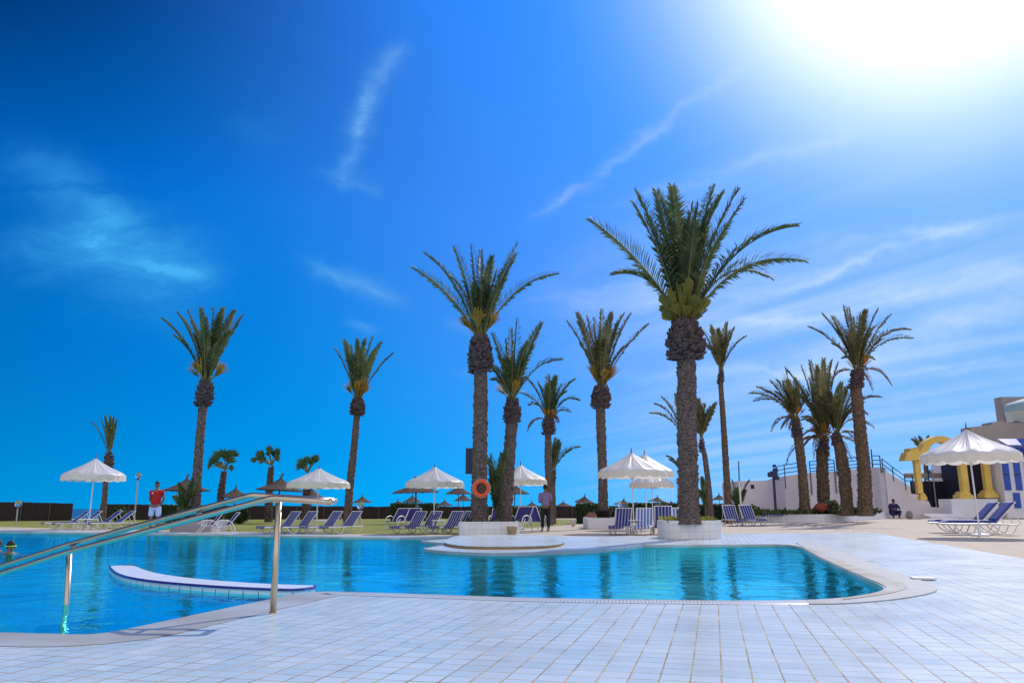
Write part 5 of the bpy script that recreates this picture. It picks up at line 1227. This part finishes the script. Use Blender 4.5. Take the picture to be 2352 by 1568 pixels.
# lifebuoy on the trunk
m_buoy = mat('lifebuoy_orange', (0.72, 0.085, 0.012), 0.45, noise=0.08, nscale=3)
LY = Y1 + 0.95 - 0.36; c = at(1105.6, 1121, LY); s = S(1105, 1121, LY)
e = empty('lifebuoy', tuple(c)); tag(e, 'orange lifebuoy ring hanging on the palm trunk', 'lifebuoy')
MB().torus((0, 0, 0), 16.2 * s, 4.6 * s, 40, 14, 'Y', 0.75).build('ring', m_buoy, e, smooth=True)
mb = MB(); R_ = 20.6 * s
for k in range(4):
    a0 = pi / 4 + k * pi / 2; mb.tube([(R_ * cos(a0 + t * 0.392) * (1 + 0.04 * sin(t / 4 * pi)), -0.02, R_ * sin(a0 + t * 0.392) * (1 + 0.04 * sin(t / 4 * pi))) for t in range(5)], 0.007, 5)
mb.build('grab_rope', mat('rope', (0.55, 0.5, 0.4), 0.9), e)
# loudspeaker board behind the trunk
a, b = at(1070, 1029, Y1 + 1.25), at(1092, 1088, Y1 + 1.25)
o = MB().bbox((0, 0, 0), (b.x - a.x, 0.16, a.z - b.z), 0.01).build('loudspeaker', m_navy); o.location = (a + b) / 2; tag(o, 'tall dark loudspeaker box fixed behind the lifebuoy palm trunk', 'loudspeaker')

def pot(name, label, x, y0, y1, w, Y, m, wb=0.62):
    s = S(x, y1, Y); e = empty(name, (gx(x, Y), Y, 0)); H = (y1 - y0) * s; r = w * s / 2; tag(e, label, 'flower pot')
    MB().lathe([(0.001, 0), (r * wb, 0), (r * (wb + 0.14), H * 0.35), (r * 0.93, H * 0.78), (r * 0.95, H * 0.86), (r * 1.03, H * 0.9), (r, H), (r * 0.86, H), (r * 0.84, H * 0.88), (0.001, H * 0.86)], 28).build('body', m, e, smooth=True)
    return e
pot('clay_pot', 'tapered brown clay pot at the right end of the long low planter', 1176, 1208, 1230.5, 25, Y1 - 0.32, mat('clay', (0.30, 0.20, 0.10), 0.85, nscale=8, col2=(0.42, 0.31, 0.17), bump=0.3))
pot('white_pot', 'pale round pot on the edge of the lawn', 1317, 1192.5, 1208, 16, 37.5, mat('pale_pot', (0.62, 0.58, 0.54), 0.8, noise=0.08), 0.45)
# fallen terracotta jar
e = empty('terracotta_jar', tuple(at(1886, 1164, 45.2))); tag(e, 'large red terracotta jar lying on its side in the long planter', 'jar'); s = S(1886, 1164, 45.2)
jm = MB(); n_ = 22; prof = [(0.001, -0.42), (0.18, -0.40), (0.33, -0.22), (0.37, 0.0), (0.32, 0.2), (0.20, 0.34), (0.15, 0.38), (0.19, 0.44), (0.17, 0.45), (0.12, 0.38), (0.001, 0.36)]
jm.lathe([(r * 28 * s, z * 42 * s) for r, z in prof], n_); j = jm.build('body', mat('terracotta', (0.17, 0.028, 0.014), 0.75, nscale=3, col2=(0.27, 0.06, 0.025)), e, smooth=True); j.rotation_euler = (radians(-18), radians(82), 0)

def rock(name, label, x, yb, w, h, Y, m, seed, z0=0.0, cat='rock'):
    s = S(x, yb, Y); mb = MB(); r = w * s / 2; H = h * s
    mb.sphere((0, 0, 0), 1.0, 20, 14)
    mb.v = [(v[0] * r * (1 + 0.25 * mnoise.noise(Vector(v) * 1.6 + Vector((seed, 0, 0)))), v[1] * r * 0.8, (v[2] * 0.5 + 0.45) * H * (1 + 0.3 * mnoise.noise(Vector(v) * 1.9 + Vector((0, seed, 0))))) for v in mb.v]
    o = mb.build(name, m); o.location = (gx(x, Y), Y, z0); tag(o, label, cat); return o
rock('boulder', 'rusty brown boulder beside the small white planter', 1357, 1200, 32, 34, 37, mat('rust_rock', (0.20, 0.085, 0.045), 0.9, nscale=2, col2=(0.33, 0.17, 0.10), bump=0.8, bscale=6), 5)
rock('dark_boulder', 'dark narrow stone left of the rusty boulder', 1345, 1200, 12, 26, 37.6, mat('dark_rock', (0.06, 0.05, 0.05), 0.9, noise=0.3, bump=0.5), 8)
rock('sandbag', 'grey lumpy sack lying against the terrace wall', 2090, 1190, 17, 18, 57.5, mat('grey_sack', (0.28, 0.25, 0.22), 0.9, noise=0.2, bump=0.4), 12, cat='sack')
# dark round table built round the golden-flowered palm
tY = Y3 + 1.0; e = empty('tree_table', (at(1386, 1189, tY).x, tY, H3 - 0.06)); s = S(1386, 1180, tY); tag(e, 'dark round table ringing the palm trunk above the small planter', 'table')
tt = at(1388, 1170, tY).z - e.location.z
MB().lathe([(12.5 * s, tt), (24 * s, tt), (24 * s, tt - 0.05), (20 * s, tt - 0.12), (12.5 * s, tt - 0.3)], 30).build('table_top', mat('dark_table', (0.03, 0.022, 0.02), 0.6, noise=0.2), e)
for k in range(4): a = k * pi / 2 + 0.6; MB().tube([(20 * s * cos(a), 20 * s * sin(a), tt - 0.08), (15 * s * cos(a), 15 * s * sin(a), -0.04)], 0.03, 6).build('leg', MATS['dark_table'], e)

# rooftop parasol, teal and cream
e = empty('roof_parasol', tuple(at(2446, 952, 63))); tag(e, 'faded teal and cream parasol tilted on the roof at right edge', 'parasol'); s = S(2350, 940, 63)
m_teal = mat('faded_teal_canvas', (0.42, 0.60, 0.62), 0.7, noise=0.12, nscale=1.5, trans=0.3)
R_ = 118 * s; mb = MB().lathe([(0.02, 66 * s), (R_ * 0.4, 46 * s), (R_ * 0.8, 27 * s), (R_ * 0.97, 19 * s), (R_, 14 * s), (R_ * 1.005, 1 * s)], 48, fn=lambda i, k, a, r, z: (r, z + 1.5 * s * sin(a * 8) * r / R_))
mb.build('canopy', m_teal, e, smooth=True, fix=False)
mb = MB().lathe([(R_ * 1.002, 2 * s), (R_ * 0.98, -9 * s), (R_ * 0.95, -20 * s)], 96, fn=lambda i, k, a, r, z: (r, z - (5 * s * abs(sin(a * 8)) if i == 2 else 0))); mb.build('valance', m_val, e, smooth=True, fix=False)
MB().tube([(0, 0, -30 * s), (0, 0, 66 * s)], 0.05, 8).build('pole', m_pole, e); e.rotation_euler = (radians(5), radians(4), 0)

# ================================================================ HEDGES, BUSHES, PLANTS
m_hedge = mat('hedge_leaf', (0.010, 0.034, 0.006), 0.5, nscale=1.2, col2=(0.06, 0.13, 0.012), trans=0.25)
m_core = mat('hedge_core', (0.010, 0.022, 0.006), 0.9, noise=0.3)
def leafy(mb, c, hx, hy, hz, n, s, rr, shape='box'):
    for _ in range(n):
        if shape == 'box':
            p = [rr.uniform(-1, 1) for _ in range(3)]; ax = rr.choice((0, 1, 2, 2)); p[ax] = (1 if ax == 2 else rr.choice((-1, 1))) * rr.uniform(0.86, 1.05)
        else:
            v = Vector((rr.gauss(0, 1), rr.gauss(0, 1), rr.gauss(0, 1))).normalized() * rr.uniform(0.8, 1.05); p = list(v)
        k = 1 + 0.10 * mnoise.noise(Vector(p) * 2.3 + Vector(c))
        q = Vector(c) + Vector((p[0] * hx * k, p[1] * hy * k, p[2] * hz * k))
        a = Vector((rr.uniform(-1, 1), rr.uniform(-1, 1), rr.uniform(-0.4, 1))).normalized(); b = a.cross(Vector((rr.uniform(-1, 1), rr.uniform(-1, 1), 1))).normalized(); z = rr.uniform(0.6, 1.3) * s
        mb.add([q - b * z * 0.35, q + a * z * 0.5 - b * 0.0, q + b * z * 0.35, q - a * z * 0.5], [(0, 1, 2, 3)])
def hedge(name, label, x0, x1, ytop, Y, d=1.2, shape='box', n=1500, s=0.11, m=None, ybot=None, cat='hedge', group=None):
    a, b = at(x0, ytop, Y), at(x1, ytop, Y); z0 = 0.0 if ybot is None else at(x0, ybot, Y).z; h = max(0.3, a.z - z0)
    e = empty(name, ((a.x + b.x) / 2, Y, z0)); tag(e, label, cat, group); rr = random.Random(int(x0 * 7 + Y)); w = b.x - a.x
    mb = MB(); leafy(mb, (0, d / 2, h / 2), w / 2, d / 2, h / 2, n, s, rr, shape); mb.build('foliage', m or m_hedge, e, fix=False)
    if shape == 'box': MB().box((0, d / 2, h * 0.47), (w * 0.93, d * 0.9, h * 0.92)).build('branches', m_core, e)
    else: MB().sphere((0, d / 2, h / 2), 1.0, 14, 10, (w / 2 * 0.84, d / 2 * 0.84, h / 2 * 0.84)).build('branches', m_core, e)
HG = 'clipped hedges along the reed fence'
hedge('bush', 'green bush behind the lounger left of the tall globe lamp', 252, 284, 1160, 52, 1.0, 'ball', 700, 0.13, cat='bush')
hedge('hedge', 'sunlit hedge between the man in red and the left palm', 362, 408, 1160, 52, group=HG)
hedge('bush', 'dark rounded bush behind the armchair pair', 516, 566, 1164, 46, 1.2, 'ball', 900, 0.13, cat='bush')
hedge('hedge', 'left block of the clipped hedge pair behind the third parasol', 897, 955, 1156, 55, group=HG)
hedge('hedge', 'right block of the clipped hedge pair behind the third parasol', 961, 1003, 1156.5, 55, group=HG)
hedge('hedge', 'long clipped hedge behind the armchairs left of the lilac-shirted man', 1150, 1240, 1163, 50, n=2200, group=HG)
hedge('hedge', 'bright green hedge behind the rusty boulder', 1326, 1378, 1157, 44, group=HG)
hedge('hedge', 'low hedge behind the glass globe lamp at the large parasol', 1396, 1446, 1166, 46, group=HG)
hedge('hedge', 'long rounded hedge behind the overlapping parasol poles', 1448, 1568, 1156, 47, n=3200, group=HG)
hedge('hedge', 'dark hedge right of the tallest palm', 1604, 1690, 1158, 48, n=2500, group=HG)
hedge('topiary_bush', 'dark flat-topped topiary bush before the white side wing', 1712, 1755, 1159, 50, 1.3, 'ball', 1200, 0.12, cat='bush')
m_succ = mat('yellow_green_leaf', (0.16, 0.17, 0.02), 0.5, nscale=2, col2=(0.42, 0.38, 0.06), trans=0.3)
m_dkleaf = mat('dark_ground_leaf', (0.018, 0.04, 0.010), 0.6, nscale=2, col2=(0.07, 0.09, 0.02), trans=0.2)
def ground_cover(label, e0, w, d, z, n, s, m, h=0.12, rz=0.0, seed=1, off=(0, 0)):
    rr = random.Random(seed); mb = MB()
    for _ in range(n):
        p = Vector((rr.uniform(-w / 2, w / 2) + off[0], rr.uniform(0, d) + off[1], rr.uniform(0, h))); a = Vector((rr.uniform(-1, 1), rr.uniform(-1, 1), rr.uniform(0.2, 1.3))).normalized(); b = a.cross(Vector((rr.uniform(-1, 1), rr.uniform(-1, 1), 0.3))).normalized(); k = s * rr.uniform(0.6, 1.3)
        mb.add([p, p + a * k * 0.5 + b * k * 0.28, p + a * k, p + a * k * 0.5 - b * k * 0.28], [(0, 1, 2, 3)])
    o = mb.build('ground_cover', m, fix=False); o.location = (e0.location.x, e0.location.y, z); o.rotation_euler = (0, 0, rz); tag(o, label, 'ground cover', kind='stuff'); return o
ground_cover('yellow-green plants filling the tiled planter of the tallest palm', pl2, 1.4, 1.4, H2 - 0.06, 420, 0.15, m_succ, 0.06, seed=3, off=(0, 0.18))
ground_cover('low dark plants at the feet of the palms in the long low planter', pl1, 1.9, 2.2, H1 - 0.06, 160, 0.12, m_dkleaf, 0.05, seed=4, off=(0, 0.2))
ground_cover('green plants along the front of the long planter', e5, 4.0, 3.0, H5 - 0.08, 700, 0.30, m_dkleaf, 0.15, seed=5, off=(-2.6, 0.4))
ground_cover('green plants at the feet of the right palms in the long planter', e5, 3.6, 2.6, H5 - 0.08, 700, 0.30, m_dkleaf, 0.22, seed=6, off=(2.2, 1.6))
hedge('shrub', 'grey-green tufted shrub between the bushy and the bent palm', 1902, 1932, 1150, 45.0, 1.0, 'ball', 420, 0.26, m=mat('grey_green_leaf', (0.08, 0.11, 0.05), 0.6, nscale=2, col2=(0.24, 0.25, 0.12), trans=0.3), ybot=1173, cat='shrub')

# ================================================================ PEOPLE
def skin(name, V, E, m, parent, sub=2, root=0):
    me = bpy.data.meshes.new(name); me.from_pydata([v[:3] for v in V], E, []); me.update()
    o = bpy.data.objects.new(name, me); scn.collection.objects.link(o); o.parent = parent; me.materials.append(m)
    md = o.modifiers.new('skin', 'SKIN'); md.use_smooth_shade = True
    sv = me.skin_vertices[0].data
    for i, v in enumerate(V):
        r = v[3]; sv[i].radius = (r, r) if not isinstance(r, tuple) else r
        sv[i].use_root = (i == root)
    s = o.modifiers.new('sub', 'SUBSURF'); s.levels = sub; s.render_levels = sub
    return o
m_skin = mat('skin_tan', (0.22, 0.12, 0.075), 0.55, noise=0.08, nscale=5)
m_hair = mat('dark_hair', (0.012, 0.009, 0.008), 0.7, noise=0.3)
def fingers(V, E, wrist, d, side, palm_dir, curl=0.35):
    # palm plus five separate fingers growing from vertex index wrist; d points along the hand
    w = Vector(V[wrist][:3]); d = Vector(d).normalized(); s = Vector(side).normalized(); n = Vector(palm_dir).normalized()
    V.append((*(w + d * 0.055), 0.030)); pm = len(V) - 1; E.append((wrist, pm))
    for k, (o, L) in enumerate(((-0.030, 0.062), (-0.010, 0.075), (0.010, 0.080), (0.030, 0.072))):
        a = w + d * 0.092 + s * o; b = a + (d + n * curl).normalized() * L * 0.5; c = b + (d + n * curl * 2.4).normalized() * L * 0.5
        i = len(V); V.extend([(*a, 0.0105), (*b, 0.009), (*c, 0.007)]); E.extend([(pm, i), (i, i + 1), (i + 1, i + 2)])
    a = w + d * 0.03 + s * 0.036 + n * 0.01; b = a + (d * 0.7 + s * 0.5 + n * 0.3).normalized() * 0.035; c = b + (d + n * 0.4).normalized() * 0.03
    i = len(V); V.extend([(*a, 0.012), (*b, 0.010), (*c, 0.008)]); E.extend([(wrist, i), (i, i + 1), (i + 1, i + 2)])
def head_mesh(parent, c, face, r=0.1, hair=True, name='head'):
    """adds hair, ears and face features around head centre c, facing direction face (unit XY)"""
    f = Vector(face).normalized(); s = Vector((-f.y, f.x, 0))
    if hair:
        mb = MB(); mb.sphere((0, 0, 0), 1, 16, 12); Rm = Matrix((s, f, Vector((0, 0, 1)))).transposed()
        keep = []
        vs = []
        for v in mb.v:
            q = Vector(v); fy = q.y; k = 1.0
            if fy > 0.25 and q.z < 0.45: k = 0.72
            if q.z < -0.35: k *= 0.8
            vs.append(Vector(c) + Rm @ Vector((q.x * 0.083 * k, q.y * 0.104 * k - 0.008, q.z * 0.122 * (k if q.z < 0 else 1) + 0.012)))
        h = MB().add(vs, mb.f).build('hair', m_hair, parent, smooth=True)
    mb = MB()
    for k in (-1, 1): mb.sphere(Vector(c) + s * 0.080 * k + Vector((0, 0, -0.01)), 0.024, 8, 6, (0.5, 1.0, 1.25))
    mb.build('ears', m_skin, parent, smooth=True)
    fm = MB(); 
    for k in (-1, 1): fm.sphere(Vector(c) + f * 0.088 + s * 0.032 * k + Vector((0, 0, 0.005)), 0.011, 8, 6)
    fm.box(Vector(c) + f * 0.094 + Vector((0, 0, -0.055)), (0.045, 0.012, 0.010), rz=atan2(s.y, s.x)); fm.build('eyes_and_mouth', m_hair, parent, smooth=True)
    nm = MB(); nm.sphere(Vector(c) + f * 0.100 + Vector((0, 0, -0.022)), 0.016, 8, 6, (1, 1, 1.5)); nm.build('nose', m_skin, parent, smooth=True)

def standing(name_label, x, Y, rz, height, pose='akimbo_back', shirt=None, lower=None, lower_kind='shorts', cat='person', zg=0.0):
    e = empty('person', (gx(x, Y), Y, zg), rz, (height / 1.76,) * 3); tag(e, name_label, cat)
    # body faces -Y (towards camera) at rz=0
    V = []; E = []
    def a(p, r): V.append((*p, r)); return len(V) - 1
    pel = a((0, 0, 0.95), (0.15, 0.11)); wst = a((0, 0, 1.10), (0.135, 0.10)); ch = a((0, 0.01, 1.28), (0.155, 0.115)); up = a((0, 0.015, 1.42), (0.12, 0.085)); nk = a((0, 0.01, 1.50), 0.055); hd0 = a((0, 0.0, 1.56), 0.062); hd = a((0, -0.005, 1.64), (0.073, 0.092)); ht = a((0, 0.0, 1.71), (0.060, 0.078))
    E += [(pel, wst), (wst, ch), (ch, up), (up, nk), (nk, hd0), (hd0, hd), (hd, ht)]
    feet = {}
    for s in (-1, 1):
        hx = 0.095 * s; k = 1.0
        fx = hx * 1.35
        hp = a((hx, 0, 0.88), 0.088); kn = a((hx * 1.15, -0.015, 0.50), 0.056); cf = a((hx * 1.2, 0.015, 0.34), 0.056); an = a((fx, 0.01, 0.08), 0.036); hl = a((fx, 0.03, 0.035), 0.034); ft = a((fx + 0.015 * s, -0.09, 0.03), 0.034); te_ = a((fx + 0.03 * s, -0.17, 0.022), 0.022)
        E += [(pel, hp), (hp, kn), (kn, cf), (cf, an), (an, hl), (hl, ft), (ft, te_)]
        sh = a((0.175 * s, 0.015, 1.41), 0.060)
        E += [(up, sh)]
        if pose == 'behind':      # hands clasped behind the back
            el = a((0.25 * s, 0.09, 1.14), 0.043); wr = a((0.12 * s, 0.15, 0.97), 0.028); E += [(sh, el), (el, wr)]; fingers(V, E, wr, (-0.8 * s, 0.1, -0.5), (0, 0, 1), (0, -1, 0))
        elif pose == 'carry':     # forearms forward, holding something
            el = a((0.235 * s, 0.03, 1.13), 0.043); wr = a((0.17 * s, -0.20, 1.10), 0.028); E += [(sh, el), (el, wr)]; fingers(V, E, wr, (-0.3 * s, -1, 0.1), (0, 0, 1), (-s, 0, 0), 0.6)
        else:
            el = a((0.24 * s, 0.02, 1.13), 0.043); wr = a((0.25 * s, -0.04, 0.88), 0.028); E += [(sh, el), (el, wr)]; fingers(V, E, wr, (0, -0.1, -1), (0, 1, 0), (-s, 0, 0))
    body = skin('body', V, E, m_skin, e, 2)
    head_mesh(body, (0, -0.002, 1.655), (0, -1, 0))
    # shirt
    SV = [(0, 0, 0.90, (0.188, 0.14)), (0, 0, 1.10, (0.180, 0.135)), (0, 0.01, 1.28, (0.197, 0.142)), (0, 0.015, 1.41, (0.165, 0.10)), (0, 0.012, 1.475, (0.075, 0.07))]; SE = [(0, 1), (1, 2), (2, 3), (3, 4)]
    for s in (-1, 1):
        i = len(SV); SV += [(0.195 * s, 0.015, 1.40, 0.082), (0.225 * s, 0.04, 1.25 if pose != 'behind' else 1.27, 0.072)]; SE += [(3, i), (i, i + 1)]
        if lower_kind == 'trousers': SV += [(0.24 * s, 0.035, 1.13, 0.062)]; SE += [(i + 1, i + 2)]
    skin('shirt', SV, SE, shirt, e, 2)
    LV = [(0, 0, 0.97, (0.165, 0.13))]; LE = []
    for s in (-1, 1):
        i = len(LV)
        if lower_kind == 'shorts': LV += [(0.10 * s, 0, 0.84, 0.115), (0.12 * s, 0, 0.66, 0.105), (0.125 * s, -0.005, 0.53, 0.098)]; LE += [(0, i), (i, i + 1), (i + 1, i + 2)]
        else: LV += [(0.10 * s, 0, 0.84, 0.112), (0.115 * s, 0, 0.5, 0.085), (0.125 * s, 0.005, 0.12, 0.068)]; LE += [(0, i), (i, i + 1), (i + 1, i + 2)]
    skin('shorts' if lower_kind == 'shorts' else 'trousers', LV, LE, lower, e, 2)
    return e
m_red = mat('red_shirt', (0.50, 0.004, 0.006), 0.75, noise=0.06, nscale=6, trans=0.1)
m_lil = mat('lilac_shirt', (0.25, 0.20, 0.38), 0.75, noise=0.06, nscale=6, trans=0.1)
m_shorts = mat('pale_shorts', (0.50, 0.56, 0.82), 0.7, noise=0.05, nscale=6)
m_black = mat('black_trousers', (0.006, 0.006, 0.012), 0.75)
YR = 1600 / (1221 - 1167.6)
red = standing('man in red shirt and pale blue shorts standing at the far pool edge', 352, YR, 0.12, 1.86, 'behind', m_red, m_shorts)
o = MB().box((-0.095, -0.142, 1.36), (0.045, 0.012, 0.05)).build('chest_badge', m_pole, red)
YL = 1600 / (1218 - 1164.8)
lil = standing('man in lilac shirt and black trousers seen from behind', 1253, YL, pi + 0.25, 1.70, 'carry', m_lil, m_black, 'trousers')
tr = MB().bbox((0, -0.36, 1.10), (0.30, 0.2, 0.03), 0.008).build('tray', m_navy); tr.location = lil.location; tr.rotation_euler = lil.rotation_euler; tr.scale = lil.scale; tag(tr, 'small dark tray held by the man in the lilac shirt', 'tray')
for s, nm in ((-1, 'shoe'), (1, 'shoe')):
    MB().sphere((0.128 * s, -0.065, 0.04), 1, 12, 8, (0.052, 0.14, 0.046)).build('shoe', mat('pale_shoe', (0.5, 0.48, 0.5), 0.6), lil, smooth=True)

# seated figure in dark violet at the end of the long planter
SY = 1600 / (1190 - 1162.4); e = empty('person', (gx(2053, SY), SY, 0), 0, (1.32,) * 3); tag(e, 'person in dark violet crouching low beside the long planter end', 'person')
V = [(0, 0, 0.30, (0.17, 0.13)), (0, -0.03, 0.48, (0.15, 0.11)), (0, -0.08, 0.66, (0.16, 0.11)), (0, -0.11, 0.76, (0.12, 0.08)), (0, -0.14, 0.83, 0.055), (0, -0.16, 0.93, (0.075, 0.09)), (0, -0.15, 1.0, (0.06, 0.075))]; E = [(i, i + 1) for i in range(6)]
for s in (-1, 1):
    i = len(V); V += [(0.1 * s, -0.02, 0.26, 0.09), (0.20 * s, -0.42, 0.44, 0.065), (0.17 * s, -0.36, 0.22, 0.052), (0.15 * s, -0.30, 0.06, 0.04), (0.16 * s, -0.42, 0.03, 0.035)]; E += [(0, i), (i, i + 1), (i + 1, i + 2), (i + 2, i + 3), (i + 3, i + 4)]
    i = len(V); V += [(0.18 * s, -0.09, 0.75, 0.062), (0.27 * s, -0.20, 0.55, 0.046), (0.15 * s, -0.42, 0.52, 0.03)]; E += [(3, i), (i, i + 1), (i + 1, i + 2)]
    fingers(V, E, i + 2, (-0.5 * s, -1, -0.2), (0, 0, 1), (0, 0, -1), 0.5)
bd = skin('body', V, E, m_skin, e, 2); head_mesh(bd, (0, -0.165, 0.94), (0, -1, 0))
m_vio = mat('violet_overall', (0.018, 0.008, 0.09), 0.8, noise=0.1)
V2 = [(0, 0, 0.20, (0.27, 0.20)), (0, -0.02, 0.46, (0.25, 0.17)), (0, -0.08, 0.66, (0.23, 0.15)), (0, -0.11, 0.76, (0.13, 0.09))]; E2 = [(0, 1), (1, 2), (2, 3)]
for s in (-1, 1):
    i = len(V2); V2 += [(0.19 * s, -0.09, 0.745, 0.078), (0.28 * s, -0.19, 0.56, 0.064), (0.20 * s, -0.34, 0.53, 0.05)]; E2 += [(3, i), (i, i + 1), (i + 1, i + 2)]
    i = len(V2); V2 += [(0.11 * s, -0.05, 0.26, 0.11), (0.205 * s, -0.42, 0.43, 0.083), (0.175 * s, -0.36, 0.22, 0.07), (0.155 * s, -0.31, 0.10, 0.056)]; E2 += [(0, i), (i, i + 1), (i + 1, i + 2), (i + 2, i + 3)]
skin('overall', V2, E2, m_vio, e, 2)

# swimmers: heads and shoulders at the water surface
def swimmer(label, x, y, r, rz, strap):
    q = P(x, y, WATER_Z); e = empty('swimmer', (q.x, q.y, WATER_Z), rz, (r,) * 3); tag(e, label, 'person')
    V = [(0, 0.02, -0.42, (0.15, 0.1)), (0, 0.01, -0.16, (0.16, 0.10)), (0, 0, -0.03, (0.10, 0.07)), (0, 0, 0.04, 0.05), (0, -0.02, 0.11, (0.073, 0.09)), (0, -0.01, 0.18, (0.06, 0.075))]; E = [(i, i + 1) for i in range(5)]
    for s in (-1, 1):
        i = len(V); V += [(0.17 * s, 0, -0.05, 0.06), (0.36 * s, -0.14, -0.09, 0.045), (0.44 * s, -0.36, -0.08, 0.03)]; E += [(2, i), (i, i + 1), (i + 1, i + 2)]; fingers(V, E, i + 2, (0.2 * s, -1, 0), (-s, 0, 0), (0, 0, -1))
    b = skin('body', V, E, m_skin, e, 2); head_mesh(b, (0, -0.015, 0.125), (0, -1, 0))
    if strap: MB().torus((0, -0.012, 0.15), 0.098, 0.009, 24, 8, 'Z').build('goggle_strap', mat('neon_strap', (0.42, 0.75, 0.03), 0.4), e, smooth=True)
swimmer('dark-haired swimmer with neon yellow strap at the left edge', 22, 1271, 1.05, 0.9, True)
swimmer('dark-haired swimmer cut off by the left picture edge', -8, 1266, 1.1, -0.4, False)

# two figures beyond the fence, only heads and shoulders seen
standing('person standing beyond the reed fence, left of two dark silhouettes', 652, 72, 0.2, 1.55, 'down', m_navy, m_black, 'trousers', zg=-0.45)
standing('person standing beyond the reed fence, right of two dark silhouettes', 676, 74, -0.2, 1.5, 'down', m_vio, m_black, 'trousers', zg=-0.45)
